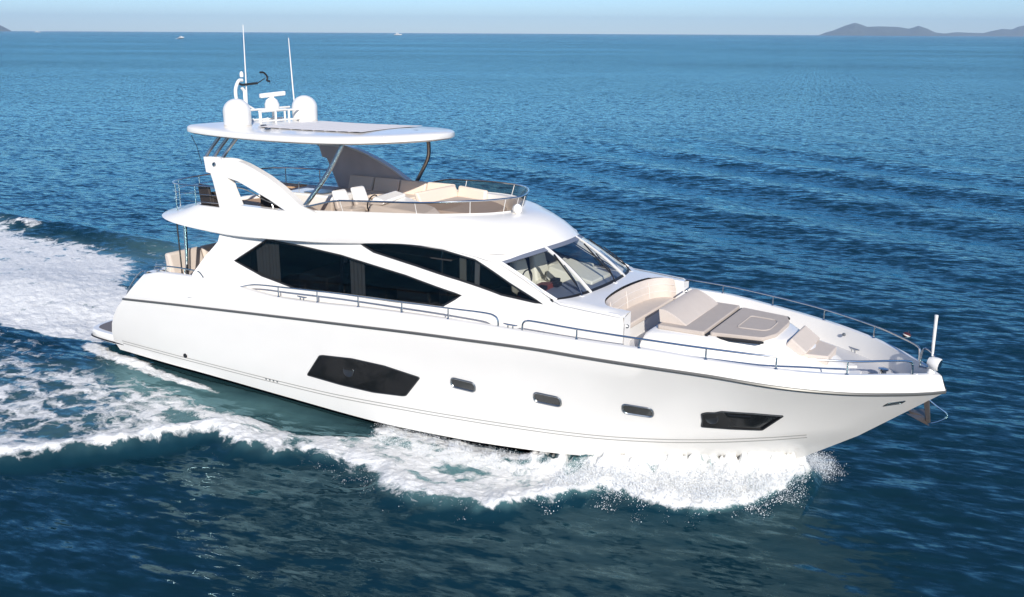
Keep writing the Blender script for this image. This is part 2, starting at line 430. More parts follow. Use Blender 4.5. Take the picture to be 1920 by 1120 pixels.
# divisions in the glass
def post(name, xa, za, xb, zb, w, m, par, d=-.05, s=-1):
    a, b = (xa, house_hb(xa, za) + d, za), (xb, house_hb(xb, zb) + d, zb); mb = MB()
    mb.add([(a[0] - w, s * a[1], a[2]), (a[0] + w, s * a[1], a[2]), (b[0] + w, s * b[1], b[2]), (b[0] - w, s * b[1], b[2]),
            (a[0] - w, s * (a[1] - .03), a[2]), (a[0] + w, s * (a[1] - .03), a[2]), (b[0] + w, s * (b[1] - .03), b[2]), (b[0] - w, s * (b[1] - .03), b[2])],
           [(0, 1, 2, 3), (7, 6, 5, 4), (0, 4, 5, 1), (1, 5, 6, 2), (2, 6, 7, 3), (3, 7, 4, 0)])
    return mb.build(name, m, par)
for x, zt, zb, w in ((6.85, 3.64, 3.16, .015), (9.80, 3.87, 2.92, .05), (12.6, 3.44, 2.99, .015)): post('window_mullion', x, zb, x, zt, w, 'black', house)
for x, zt, zb, w, m in ((12.62, 4.28, 3.75, .018, 'dsteel'), (13.34, 4.15, 3.60, .03, 'black'), (13.50, 4.10, 3.57, .055, 'gel')): post('window_mullion', x, zb, x, zt, w, m, house, d=-.06 if m != 'gel' else -.045)
# curtains and interior seen through the glass
def curtain(x0, x1, z0, z1, y):
    xs = np.linspace(x0, x1, 40)
    MB().grid([[(x, y + .025 * math.sin(x * 55), z) for x in xs] for z in (z0, z1)]).build('curtain', 'curtain', house)
curtain(6.95, 7.75, 2.9, 3.95, -2.12); curtain(9.98, 10.42, 2.85, 3.9, -2.08)
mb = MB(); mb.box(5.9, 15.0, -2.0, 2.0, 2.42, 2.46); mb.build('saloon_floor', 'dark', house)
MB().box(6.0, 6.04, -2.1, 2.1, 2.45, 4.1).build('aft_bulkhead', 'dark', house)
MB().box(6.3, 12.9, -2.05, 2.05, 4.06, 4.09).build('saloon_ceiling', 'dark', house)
MB().box(6.3, 12.9, 2.02, 2.05, 2.45, 4.06).build('darkening_panel', 'dark', house)  # dark panel added to keep the saloon behind the glass dark
for x, y in ((8.3, -1.2), (11.3, -1.0)):
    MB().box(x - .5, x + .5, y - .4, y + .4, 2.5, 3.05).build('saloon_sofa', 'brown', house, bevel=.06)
MB().box(13.02, 13.18, -1.88, -1.85, 3.55, 4.12).build('wheelhouse_post', 'cream', house)
# dashboard, helm and seats behind the windscreen
MB().hexa([(14.6, -1.72, 3.1), (15.5, -1.72, 3.1), (15.5, 1.72, 3.1), (14.6, 1.72, 3.1)], [(14.7, -1.72, 3.42), (15.42, -1.75, 3.36), (15.42, 1.75, 3.36), (14.7, 1.72, 3.42)]).build('dashboard', 'dash', house, bevel=.03)
MB().hexa([(14.25, -1.6, 2.9), (14.75, -1.6, 2.9), (14.75, -.5, 2.9), (14.25, -.5, 2.9)], [(14.35, -1.6, 3.46), (14.75, -1.6, 3.52), (14.75, -.5, 3.52), (14.35, -.5, 3.46)]).build('helm_console', 'red2', house, bevel=.03)
MB().tube([(14.22 + .02 * math.cos(t), -.95 + .19 * math.cos(t), 3.62 + .19 * math.sin(t)) for t in np.linspace(0, 2 * math.pi, 20)[:-1]], .016, 6, closed=True).build('steering_wheel', 'black', house)
for y in (-.30, .62):
    st_ = MB().box(13.75, 14.3, y - .36, y + .36, 3.05, 3.26).build('helm_seat', 'cream', house, bevel=.05)
    MB().hexa([(13.62, y - .36, 3.1), (13.84, y - .36, 3.1), (13.84, y + .36, 3.1), (13.62, y + .36, 3.1)], [(13.5, y - .28, 3.85), (13.66, y - .28, 3.85), (13.66, y + .28, 3.85), (13.5, y + .28, 3.85)]).build('backrest', 'cream', st_, bevel=.06)
MB().box(13.6, 14.6, 1.1, 1.78, 3.0, 3.5).build('wheelhouse_sofa', 'cream', house, bevel=.06)
MB().hexa([(14.0, .25, 3.3), (15.3, .15, 3.3), (15.3, 1.3, 3.3), (14.0, 1.5, 3.3)], [(14.1, .3, 3.64), (15.3, .2, 3.44), (15.3, 1.2, 3.44), (14.1, 1.4, 3.64)]).build('chart_table', 'cream', house, bevel=.03)
for x, y in ((14.7, -1.1), (14.8, -.6), (14.6, -.3)): MB().box(x - .08, x + .08, y - .1, y + .1, 3.45, 3.53).build('instrument', 'black', house)

# ---- windscreen
BOT = [(15.42, -1.93, 3.465), (15.66, -1.5, 3.475), (15.80, -.9, 3.485), (15.86, 0, 3.49), (15.80, .9, 3.485), (15.66, 1.5, 3.475), (15.42, 1.93, 3.465)]
TP = [(14.0, -1.85, 4.14), (14.34, -1.35, 4.26), (14.56, -.75, 4.335), (14.66, 0, 4.36), (14.56, .75, 4.335), (14.34, 1.35, 4.26), (14.0, 1.85, 4.14)]
b_, t_ = smooth_path(BOT, 6), smooth_path(TP, 6)
def wsp(i, t, off=0.0):
    p = b_[i] * (1 - t) + t_[i] * t; n = Vector((.62, 0, .78)); return p + n * (.05 * 4 * t * (1 - t) + off)
NW = len(b_)
ws = MB().grid([[wsp(i, t) for i in range(NW)] for t in np.linspace(0, 1, 7)]).build('windscreen', 'clear', Y, angle=60)
def wstrip(name, ia, ib, ta, tb, off, m, th=.02):
    """band on the windscreen between column ia and ib and heights ta to tb"""
    def at(i, t):
        k = min(int(i), NW - 2); return wsp(k, t, off).lerp(wsp(k + 1, t, off), i - k)
    def at2(i, t): return at(i, t) - Vector((.62, 0, .78)) * th
    I = np.linspace(ia, ib, max(2, int((ib - ia) * 2) + 1)); T = np.linspace(ta, tb, max(2, int((tb - ta) * 8) + 1))
    mb = MB().grid([[at(i, t) for i in I] for t in T])
    lo = [at(i, T[0]) for i in I] + [at(I[-1], t) for t in T] + [at(i, T[-1]) for i in I[::-1]] + [at(I[0], t) for t in T[::-1]]
    lo2 = [at2(i, T[0]) for i in I] + [at2(I[-1], t) for t in T] + [at2(i, T[-1]) for i in I[::-1]] + [at2(I[0], t) for t in T[::-1]]
    mb.grid([lo, lo2]); return mb.build(name, m, ws)
wstrip('glass_border', 0, NW - 1, .92, 1.0, .006, 'dash')
wstrip('glass_border', 0, NW - 1, 0.0, .05, .006, 'black')
for i in (12, 24):
    wstrip('windscreen_mullion', i - .24, i + .24, 0, 1, .03, 'gel', .05); wstrip('mullion_gasket', i + .24, i + .6, 0, .9, .010, 'black')
for i0, i1, dx in ((8, 12.5, 0), (19, 23.0, 0), (31, 33.5, 0)):
    def wp(i, t, o):
        k = min(int(i), NW - 2); return wsp(k, t, o).lerp(wsp(k + 1, t, o), i - k)
    wi = MB().tube([wp(i1 - 3.8, -.02, .03), wp(i1 - 2.8, .2, .07), wp(i1 - 1.6, .55, .06)], .014, 6).build('wiper', 'black' if i0 != 8 else 'steel', ws)
    MB().tube([wp(i1 - 2.9, .12, .035), wp(i1 - .9, .80, .035)], .018, 6).build('wiper_blade', 'black', wi)
    MB().box(*sum(([wp(i1 - 3.8, -.03, .0)[k] - .05, wp(i1 - 3.8, -.03, .0)[k] + .05] for k in range(3)), [])).build('wiper_motor', 'gel', wi, bevel=.015)
# A pillars flush with the deckhouse, thick outside edge of the screen
for s in (-1, 1):
    P1 = [Vector((x, s * (house_hb(x, z) + .004), z + .012)) for x, z in ((13.9, 4.19), (14.35, 3.99), (14.7, 3.83), (15.05, 3.65), (15.46, 3.475))]
    P2 = [Vector((p.x + .03, p.y - s * .06, p.z + .035)) for p in P1]
    P3 = [Vector((p.x - .02, p.y - s * .10, p.z - .03)) for p in P1]
    MB().grid([P1, P2, P3]).build('windscreen_pillar', 'gel', house)

# ---- flybridge moulding
OC = [((2.65, 0, 4.25), (3.3, 0, 4.36)), ((2.75, .9, 4.25), (3.4, .75, 4.37)), ((3.05, 1.7, 4.24), (3.7, 1.45, 4.39)), ((3.58, 2.25, 4.20), (4.35, 1.95, 4.50)),
      ((4.5, 2.46, 4.12), (5.05, 2.28, 4.64)), ((6.2, 2.53, 4.06), (6.35, 2.38, 4.67)), ((7.7, 2.50, 4.09), (7.8, 2.35, 4.76)), ((9.0, 2.40, 4.14), (9.1, 2.25, 4.85)),
      ((10.2, 2.29, 4.22), (10.2, 2.13, 4.91)), ((11.6, 2.17, 4.335), (11.4, 1.96, 4.96)), ((12.65, 2.07, 4.33), (12.2, 1.72, 4.98)), ((13.4, 1.98, 4.24), (12.75, 1.32, 4.98)),
      ((14.0, 1.87, 4.15), (13.1, .85, 4.96)), ((14.36, 1.35, 4.27), (13.28, .45, 4.95)), ((14.58, .75, 4.345), (13.35, .2, 4.945)), ((14.68, 0, 4.37), (13.37, 0, 4.94))]
full = [((a[0], -a[1], a[2]), (b[0], -b[1], b[2])) for a, b in OC] + OC[::-1][1:-1]
full = full + full[:1]
oa = smooth_path([p[0] for p in full], 4); ca = smooth_path([p[1] for p in full], 4)
def fly_ring(t):
    R = []
    for a, b in zip(oa, ca):
        w = min(1, max(0, (a.x - 11.5) / 2.0))
        n = Vector((b.x - a.x, b.y - a.y, 0)); bul = (.035 + .065 * min(1, max(0, (a.x - 7) / 3))) * 4 * t * (1 - t)
        p = a.lerp(b, t); out = Vector((a.x - 9, a.y * 1.6, 0)).normalized()
        R.append(p + out * bul * (1 - w * .5) + Vector((0, 0, bul * (.4 + 1.3 * w))))
    return R
FL = 4.30
rg = [fly_ring(t) for t in (0, .12, .3, .5, .7, .88, 1.0)]
cen = Vector((9, 0, 0))
def inset(R, d, z=None):
    out = []
    for p in R:
        q = Vector((p.x, p.y, p.z)); n = Vector(((p.x - 8.5) * .22, p.y, 0)); n.normalize() if n.length else None
        q -= n * d
        if z is not None: q.z = z
        out.append(q)
    return out
rg2 = [[p + Vector((0, 0, .02)) for p in inset(rg[-1], .03)], [p + Vector((0, 0, .015)) for p in inset(rg[-1], .12)], inset(rg[-1], .16)]
rg2.append([Vector((p.x, p.y, max(FL, min(p.z - .02, FL)))) for p in inset(rg[-1], .2)])
rl = [[p + Vector((0, 0, -.03)) for p in inset(rg[0], .06)]]
fly = MB().grid(rl + rg + rg2).build('flybridge', 'gel', Y, angle=50)
# floor and underside
n_aft = [p for p in oa if p.x < 8.2]
mb = MB(); fl = inset(rg[-1], .2, FL); V2, T2, _ = tri2d([(p.x, p.y) for p in fl[:-1]], sp=.6); mb.add([(x, y, FL) for x, y in V2], T2)
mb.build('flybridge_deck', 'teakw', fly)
und = inset(rg[0], .055)
V2, T2, _ = tri2d([(p.x, p.y) for p in und[:-1]], sp=.5)
zt = pch([(2.5, 4.25), (3.6, 4.18), (4.5, 4.10), (6.2, 4.04), (7.7, 4.07), (10.2, 4.2), (11.6, 4.31), (14.8, 4.29)])
MB().add([(x, y, float(zt(x)[0, 0])) for x, y in V2], T2).build('overhang_underside', 'gel', fly)
# taupe sheet on the port inner coaming, its shade put into the colour
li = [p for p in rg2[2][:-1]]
for nm, lo, hi in (('coaming_shade', 4.2, 7.3),):
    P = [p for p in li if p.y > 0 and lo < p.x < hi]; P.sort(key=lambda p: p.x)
    MB().grid([[(p.x, p.y - .02, FL + .02) for p in P], [(p.x, p.y - .02, p.z - .01) for p in P]]).build(nm, 'taupe_shade', fly)
# soffit lamp and seam shade
MB().lathe([(0, -.03), (.10, -.02), (.13, .0), (.13, .02)], (6.0, -2.2, 4.07), 20).build('downlight', 'black', fly)

# ---- flybridge screen: glass and rail
cr = [p for p in rg2[0]]
def crest(x0):
    half_ = [p for p in ca if p.y <= 1e-6 and p.x >= x0]
    half_.sort(key=lambda p: (math.atan2(p.y, p.x - 8.5)))
    return half_
half_ = crest(8.6)
H = [(p.x, p.y, p.z) for p in half_]
Hf = H + [(x, -y, z) for x, y, z in H[::-1][1:]]
def lift(p, t):
    k = min(1, max(0, (p[0] - 8.6) / 1.2)); f = min(1, max(0, (p[0] - 12) / 1.3)); h = (.05 + .22 * k + .05 * f) * t
    n = Vector((max(0, p[0] - 11) * .5, p[1], 0)); n = n.normalized() if n.length else n
    return Vector(p) + n * (.10 * t * k) * (1 - .1 * f) + Vector((0, 0, h + .015)) - Vector((0, 0, 0))
scr = MB().grid([[lift(p, t) for p in Hf] for t in (0, .5, 1)]).build('flybridge_screen', 'screen', fly, angle=60)
MB().tube([lift(p, 1.03) for p in Hf], .022, 8).build('screen_rail', 'steel', scr)
MB().tube([Vector(p) + Vector((0, 0, .02)) for p in Hf], .014, 6).build('screen_gasket', 'gel', scr)
for i in range(4, len(Hf) - 3, 7):
    MB().tube([lift(Hf[i], .0), lift(Hf[i], 1)], .009, 6).build('screen_post', 'gel', scr)

# ---- flybridge furniture
def cushion(name, x0, x1, y0, y1, z0, z1, m, par, bv=.05): return MB().box(x0, x1, y0, y1, z0, z1).build(name, m, par, bevel=bv)
sf = MB().box(6.6, 10.3, 1.3, 2.02, FL, 4.62).build('port_sofa', 'shade', fly, bevel=.03)
for k in range(4): cushion('seat_cushion', 6.62 + k * .92, 7.5 + k * .92, 1.2, 1.82, 4.62, 4.76, 'tan_lift', sf)
for k in range(4): MB().hexa([(6.62 + k * .92, 1.78, 4.7), (7.5 + k * .92, 1.78, 4.7), (7.5 + k * .92, 1.95, 4.7), (6.62 + k * .92, 1.95, 4.7)], [(6.62 + k * .92, 1.92, 5.12), (7.5 + k * .92, 1.92, 5.12), (7.5 + k * .92, 2.04, 5.10), (6.62 + k * .92, 2.04, 5.10)]).build('back_cushion', 'tan_lift', sf, bevel=.04)
sp = MB().prism(rounded([(10.35, -.35), (12.2, -.35), (12.75, .1), (12.6, 1.0), (11.9, 1.6), (11.3, 1.85), (10.35, 1.95)], .15), 'z', FL, 4.72).build('forward_sunbed', 'gel', fly, angle=30)
MB().prism(rounded([(10.40, -.32), (12.1, -.32), (12.70, .1), (12.55, .95), (11.85, 1.55), (11.3, 1.78), (10.40, 1.9)], .15), 'z', 4.72, 4.82).build('sunbed_cushion', 'taupe', sp, angle=30, bevel=.03)
MB().hexa([(10.30, .2, 4.8), (10.48, .2, 4.8), (10.48, 1.92, 4.8), (10.30, 1.92, 4.8)], [(10.2, .2, 5.10), (10.32, .2, 5.10), (10.32, 1.92, 5.10), (10.2, 1.92, 5.10)]).build('sunbed_backrest', 'tan_lift', sp, bevel=.04)
MB().hexa([(10.45, 1.78, 4.8), (11.4, 1.62, 4.8), (11.45, 1.74, 4.8), (10.45, 1.92, 4.8)], [(10.45, 1.86, 5.10), (11.4, 1.70, 5.06), (11.45, 1.8, 5.06), (10.45, 1.98, 5.10)]).build('sunbed_backrest', 'tan_lift', sp, bevel=.04)
hc = MB().hexa([(9.9, -1.5, FL), (12.1, -1.35, FL), (12.1, -.4, FL), (9.9, -.15, FL)], [(10.05, -1.35, 4.98), (11.55, -1.2, 4.86), (11.35, -.45, 4.92), (10.15, -.3, 5.14)]).build('helm_console', 'gel', fly, bevel=.07)
MB().hexa([(9.98, -1.3, 4.97), (10.4, -1.28, 4.99), (10.4, -.35, 5.08), (9.98, -.35, 5.08)], [(10.1, -1.25, 5.16), (10.42, -1.22, 5.08), (10.42, -.4, 5.16), (10.1, -.4, 5.22)]).build('instrument_pod', 'gel', hc, bevel=.03)
MB().hexa([(10.0, -1.2, 5.0), (10.05, -1.2, 5.0), (10.05, -.5, 5.05), (10.0, -.5, 5.05)], [(10.06, -1.2, 5.15), (10.1, -1.2, 5.15), (10.1, -.5, 5.19), (10.06, -.5, 5.19)]).build('display_screen', 'black', hc)
sw = MB().tube([(9.82 + .05 * math.sin(t), -.95 + .2 * math.cos(t), 4.95 + .2 * math.sin(t)) for t in np.linspace(0, 2 * math.pi, 24)[:-1]], .017, 6, closed=True).build('steering_wheel', 'black', hc)
for a in (0.5, 2.6, 4.7): MB().tube([(9.82, -.95, 4.95), (9.82 + .05 * math.sin(a), -.95 + .2 * math.cos(a), 4.95 + .2 * math.sin(a))], .012, 6).build('spoke', 'dsteel', sw)
for y in (-1.1, -.4):
    hs = MB().box(9.0, 9.5, y - .27, y + .27, 4.66, 4.82).build('helm_seat', 'gel', fly, bevel=.05)
    MB().hexa([(8.95, y - .27, 4.75), (9.1, y - .27, 4.75), (9.1, y + .27, 4.75), (8.95, y + .27, 4.75)], [(8.8, y - .23, 5.22), (8.92, y - .23, 5.22), (8.92, y + .23, 5.22), (8.8, y + .23, 5.22)]).build('backrest', 'gel', hs, bevel=.05)
    MB().lathe([(.16, 0), (.06, .05), (.05, .4)], (9.25, y, FL), 14).build('pedestal', 'dsteel', hs)
wb = MB().box(6.6, 8.3, -.75, .15, FL, 4.96).build('wet_bar', 'gel', fly, bevel=.05)
MB().box(7.2, 7.9, -.6, 0.0, 4.965, 4.985).build('grill_lid', 'dsteel', wb, bevel=.01)
MB().tube([(6.75, -.3, 4.95), (6.75, -.3, 5.15), (6.85, -.3, 5.18)], .012, 6).build('tap', 'steel', wb)
sf2 = MB().box(8.7, 10.3, -2.02, -1.7, FL, 4.55).build('side_seat', 'teakw', fly, bevel=.03)
MB().prism(rounded([(4.6, 1.0), (6.3, 1.0), (6.3, 2.05), (4.4, 2.0)], .1), 'z', FL, 4.7).build('aft_sofa', 'taupe_shade', fly, angle=30)
MB().box(4.75, 5.9, .3, .9, 4.85, 4.9).build('aft_table', 'teakw', fly, bevel=.015)
MB().tube([(5.3, .6, FL), (5.3, .6, 4.86)], .05).build('table_leg', 'dsteel', fly)
MB().box(5.2, 5.75, -.6, -.1, 4.9, 4.92).build('folded_cover', 'brown', fly, bevel=.01)

# ---- radar arch wings
WING = [(5.36, 5.93), (5.86, 5.95), (6.44, 5.93), (6.85, 5.84), (7.16, 5.74), (7.6, 5.58), (8.03, 5.38), (8.70, 4.99), (9.25, 4.84), (9.3, 4.70), (5.98, 4.62), (5.72, 5.32), (5.62, 5.53), (5.46, 5.55)]
HOLE = [(6.22, 5.46), (6.36, 5.20), (6.60, 4.80), (7.93, 4.80), (8.40, 4.74), (7.70, 5.03), (6.99, 5.27), (6.6, 5.40)]
def wing_hb(x, z): return 2.35 - .10 * (z - 4.7)
def wingmesh(s, holes):
    V, T, loops = tri2d(WING, holes, .25); mb = MB(); ys = (0, .2)
    for k, d in enumerate(ys):
        mb.add([(x, s * (wing_hb(x, z) - d), z) for x, z in V], T)
    for L in loops:
        L2 = L + L[:1]; mb.grid([[(x, s * wing_hb(x, z), z) for x, z in L2], [(x, s * (wing_hb(x, z) - .2), z) for x, z in L2]])
    return mb
arch = wingmesh(-1, (HOLE,)).build('radar_arch', 'gel', Y, bevel=.03)
wingmesh(1, (HOLE,)).build('arch_wing', 'gel', arch, bevel=.03)
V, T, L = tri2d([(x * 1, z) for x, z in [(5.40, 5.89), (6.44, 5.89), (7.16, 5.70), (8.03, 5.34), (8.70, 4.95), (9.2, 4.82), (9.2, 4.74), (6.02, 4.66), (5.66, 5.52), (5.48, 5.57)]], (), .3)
MB().add([(x, wing_hb(x, z) - .212, z) for x, z in V], T).build('arch_shade', 'taupe_shade', arch)  # added sheet, paints the port wing's shaded inner face taupe
for s in (-1, 1):
    MB().lathe([(0, .02), (.045, .03), (.06, 0)], (5.76, s * (wing_hb(5.76, 5.76) + .002), 5.76), 16, ax=(0, s, 0)).build('arch_light', 'dsteel', arch)
    for dx in (0, .30, .62):
        MB().tube(smooth_path([(5.28 + dx, s * 2.12, 5.88), (5.42 + dx, s * 2.02, 6.12), (5.66 + dx, s * 1.92, 6.42)], 4), .042, 8).build('hardtop_strut', 'dsteel', arch)
# ---- hardtop
HT = [(4.2, 0), (4.18, 1.0), (4.24, 1.6), (4.5, 1.93), (5.4, 2.04), (7.5, 2.08), (8.9, 2.03), (9.8, 1.84), (10.45, 1.46), (10.98, .95), (11.27, .45), (11.34, 0)]
hp = smooth_path([(x, -y, 0) for x, y in HT] + [(x, y, 0) for x, y in HT[::-1][1:]], 5)[:-1]
HZ = pch([(4.3, 6.46), (5.9, 6.40), (7.5, 6.385), (9.2, 6.40), (10.4, 6.43), (11.8, 6.50)])
def hring(d, dz, camb=0):
    out = []
    for p in hp:
        n = Vector(((p.x - 7.8) * .28 if abs(p.x - 7.8) > .1 else 0, p.y, 0)); n = n.normalized() if n.length else n
        q = p - n * d; out.append((q.x, q.y, float(HZ(q.x)[0, 0]) + dz + camb))
    return out
R = [hring(.7, .03), hring(.35, .0), hring(.10, .01), hring(.01, .05), hring(0, .11), hring(.02, .17), hring(.08, .205), hring(.30, .22), hring(.8, .255), hring(1.3, .275)]
mb = MB().grid([r + r[:1] for r in R])
top = hring(1.3, .275); mb.add(top, [tuple(range(len(top)))]); bot = hring(.7, .03); mb.add(bot, [tuple(range(len(bot)))])
ht = mb.build('hardtop', 'gel', Y, angle=40)
def htz(x, y): return float(HZ(x)[0, 0]) + .255 + .02 * (1 - (abs(y) / 1.4) ** 2)
tp = MB()
for k in range(9):
    x0 = 6.35 + k * .38
    tp.grid([[(x0, y, htz(x0, y) + .006) for y in np.linspace(-1.25, 1.25, 9)], [(x0 + .02, y, htz(x0, y) + .022) for y in np.linspace(-1.25, 1.25, 9)], [(x0 + .345, y, htz(x0 + .36, y) + .022) for y in np.linspace(-1.25, 1.25, 9)], [(x0 + .365, y, htz(x0 + .36, y) + .015) for y in np.linspace(-1.25, 1.25, 9)]])
tp.build('sunroof_slats', 'roofp', ht)
for x, y in ((6.2, -.9), (6.9, -1.45)): MB().lathe([(0, .03), (.07, .025), (.09, 0)], (x, y, htz(x, y) + .01), 14).build('deck_fitting', 'dsteel', ht)
for s in (-1, 1):
    MB().tube(smooth_path([(8.72, s * 2.20, 4.92), (8.95, s * 2.08, 5.25), (9.25, s * 1.88, 5.75), (9.55, s * 1.66, 6.42)] if s < 0 else [(8.74, 2.2, 4.95), (9.05, 2.12, 5.35), (9.42, 1.95, 5.85), (9.62, 1.66, 6.42)], 5), .055, 10).build('front_strut', 'dsteel', ht)
for s in (-1, 1):
    d = MB().lathe([(.30, 0), (.34, .04), (.345, .1)] + [(.35, .14), (.355, .42)] + [(.355 * math.cos(a), .42 + .34 * math.sin(a)) for a in np.linspace(.1, math.pi / 2 - .001, 10)], (5.63, s * 1.25, 6.60), 32).build('satellite_dome', 'gel', ht)
    MB().lathe([(.30, -.06), (.352, .0), (.352, .09), (.345, .10)], (5.63, s * 1.25, 6.60), 32).build('dome_base', 'shade', d)
mast = MB()
for y in (-.55, .0, .5, .95):
    mast.tube([(5.15, y, 6.62), (5.15, y, 7.0)], .03, 8); mast.tube([(5.75, y, 6.62), (5.75, y, 7.0)], .03, 8)
mast.tube([(5.15, -.6, 7.0), (5.15, 1.15, 7.03)], .03, 8); mast.tube([(5.75, -.6, 7.0), (5.75, .98, 7.0)], .03, 8); mast.tube([(5.15, -.85, 6.74), (5.15, .8, 6.74)], .025, 8); mast.tube([(5.75, -.6, 6.74), (5.75, .9, 6.74)], .025, 8)
mast.box(5.1, 5.8, -.05, .4, 7.0, 7.035)
mast = mast.build('mast_frame', 'gel', ht)
arm = smooth_path([(5.15, -.45, 7.0), (5.15, -.72, 7.1), (5.15, -.80, 7.32), (5.15, -.80, 7.58), (5.15, -.68, 7.78), (5.15, -.55, 7.80)], 5)
MB().tube(arm, [.03] * 8 + [.045] * (len(arm) - 8), 8).build('mast_arm', 'gel', mast)
arm = smooth_path([(5.15, -.2, 7.03), (5.15, -.42, 7.15), (5.15, -.5, 7.3), (5.15, -.5, 7.5), (5.15, -.58, 7.6)], 5)
MB().tube(arm, [.026] * 8 + [.042] * (len(arm) - 8), 8).build('mast_arm', 'gel', mast)
MB().lathe([(.04, 0), (.05, .02), (.05, .1), (.02, .15)], (5.15, -.56, 7.88), 12).build('mast_light', 'gel', mast)
wv = MB().tube([(5.15, -.72, 7.74), (5.2, -.62, 7.68), (5.35, -.2, 7.72)], .03, 8).build('wind_vane', 'black', mast)
MB().tube([(5.35, -.2, 7.72), (5.4, .02, 7.84)], .012, 6).build('vane_rod', 'black', wv)
MB().tube(smooth_path([(5.38, -.12, 8.0), (5.4, .0, 7.99), (5.42, .1, 7.88), (5.42, .08, 7.79), (5.45, .16, 7.76)], 4), .028, 6).build('vane_tail', 'black', wv)
rp = MB().lathe([(.19, 0), (.20, .12), (.15, .24), (.07, .30), (.06, .36)], (5.45, .18, 7.03), 24).build('radar_pedestal', 'gel', mast)
rb = MB().hexa([(5.3, -.14, 7.32), (5.42, -.18, 7.32), (5.62, .56, 7.38), (5.5, .60, 7.38)], [(5.3, -.14, 7.44), (5.42, -.18, 7.44), (5.62, .56, 7.50), (5.5, .60, 7.50)]).build('radar_scanner', 'gel', rp, bevel=.03)
for k in range(7): MB().lathe([(.035, 0), (.035, .09), (.02, .12)], (5.1 + .03 * k, -.75 + k * .24, 6.66), 8).build('deck_light', 'gel', mast)
MB().tube([(5.2, -.5, 6.68), (5.2, -.47, 7.6), (5.18, -.42, 9.22)], [.022, .018, .010], 8).build('whip_antenna', 'gel', ht)
MB().tube([(5.3, 1.22, 6.68), (5.25, 1.22, 7.6), (5.2, 1.21, 8.92)], [.022, .018, .010], 8).build('whip_antenna', 'gel', ht)

# ---- aft flybridge railing, pole, halyard
def rail(name, pts, r, par=Y, m='steel', n=6): return MB().tube(smooth_path(pts, n), r, 8).build(name, m, par)
ar = rail('aft_railing', [(6.0, -2.15, 5.18), (5.2, -2.2, 5.16), (4.3, -2.14, 5.14), (3.75, -1.95, 5.12), (3.4, -1.5, 5.12), (3.2, -.6, 5.12), (3.2, .6, 5.12), (3.4, 1.5, 5.12), (3.9, 2.0, 5.14), (5.2, 2.2, 5.16), (6.5, 2.2, 5.16)], .02)
for dz in (.22, .42): MB().tube([p - Vector((0, 0, dz)) for p in smooth_path([(6.2, -2.15, 5.18), (5.2, -2.2, 5.16), (4.3, -2.14, 5.14), (3.75, -1.95, 5.12), (3.4, -1.5, 5.12), (3.2, -.6, 5.12), (3.2, .6, 5.12), (3.4, 1.5, 5.12), (3.9, 2.0, 5.14), (5.2, 2.2, 5.16), (6.5, 2.2, 5.16)], 4)], .011, 6).build('rail_wire', 'steel', ar)
for x, y in ((4.9, -2.2), (3.95, -2.05), (3.42, -1.5), (3.2, -.6), (3.2, .6), (3.42, 1.5), (3.95, 2.05), (5.2, 2.2)): MB().tube([(x, y, 4.38), (x, y, 5.13)], .016, 6).build('stanchion', 'steel', ar)
for zz, x1 in ((5.0, 7.5), (4.86, 8.0)): MB().tube(smooth_path([(6.1, -2.08, zz + .35), (6.7, -2.08, zz + .3), (7.3, -2.08, zz + .1), (x1, -2.08, zz - .05), (x1 + .1, -2.08, 4.72)], 4), .014, 6).build('side_rail', 'dsteel', ar)
for s in (-1, 1):
    MB().tube([(4.40, s * 2.2, 4.14), (4.36, s * 2.2, 3.3), (4.30, s * 2.2, 2.6), (4.3, s * 2.2, 1.97)], .045, 10).build('overhang_post', 'steel', Y)
MB().tube([(4.2, -2.3, 4.12), (4.22, -2.3, 3.3), (4.24, -2.3, 2.4)], .02, 6).build('overhang_brace', 'black', Y)
MB().tube([(4.7, -2.0, 6.42), (5.0, -2.1, 6.15), (5.3, -2.25, 5.75)], .008, 6).build('halyard', 'black', ht)
# ---- cockpit furniture
cs = MB().box(3.45, 4.05, -2.0, 1.6, 1.97, 2.42).build('cockpit_sofa', 'shade', Y, bevel=.04)
MB().box(3.47, 4.05, -1.98, 1.58, 2.42, 2.56).build('seat_cushion', 'tan', cs, bevel=.05)
for k in range(3): MB().hexa([(3.22, -2.0 + k * 1.2, 2.5), (3.52, -2.0 + k * 1.2, 2.5), (3.52, -.82 + k * 1.2, 2.5), (3.22, -.82 + k * 1.2, 2.5)], [(3.12, -1.98 + k * 1.2, 3.10), (3.32, -1.98 + k * 1.2, 3.12), (3.32, -.84 + k * 1.2, 3.12), (3.12, -.84 + k * 1.2, 3.10)]).build('back_cushion', 'tan', cs, bevel=.07)
MB().box(4.5, 5.6, -.6, .9, 2.62, 2.68).build('cockpit_table', 'red2', Y, bevel=.02)
MB().tube([(5.05, .15, 1.97), (5.05, .15, 2.64)], .05).build('table_leg', 'steel', Y)
surf_patch(MB(), [(3.6, 2.9), (6.2, 2.9), (6.2, 3.62), (5.2, 3.3)], lambda x, z: 2.58, 0, .05, side=1).build('port_screen', 'dark', Y)
# quarter rails
MB().tube(smooth_path([(2.35, -2.72, 1.95), (2.62, -2.72, 2.32), (2.98, -2.7, 2.66), (3.18, -2.7, 2.76), (3.22, -2.7, 2.70)], 5), .022, 8).build('quarter_rail', 'steel', Y)
MB().tube(smooth_path([(3.55, -2.62, 2.80), (3.62, -2.62, 2.93), (4.4, -2.64, 2.99), (5.0, -2.66, 3.0), (5.35, -2.68, 3.0), (5.6, -2.72, 2.85)], 5), .02, 8).build('quarter_rail', 'steel', Y)
for x in (4.0, 4.75): MB().tube([(x, -2.63, 2.8), (x, -2.63, 2.98)], .014, 6).build('rail_post', 'steel', Y)

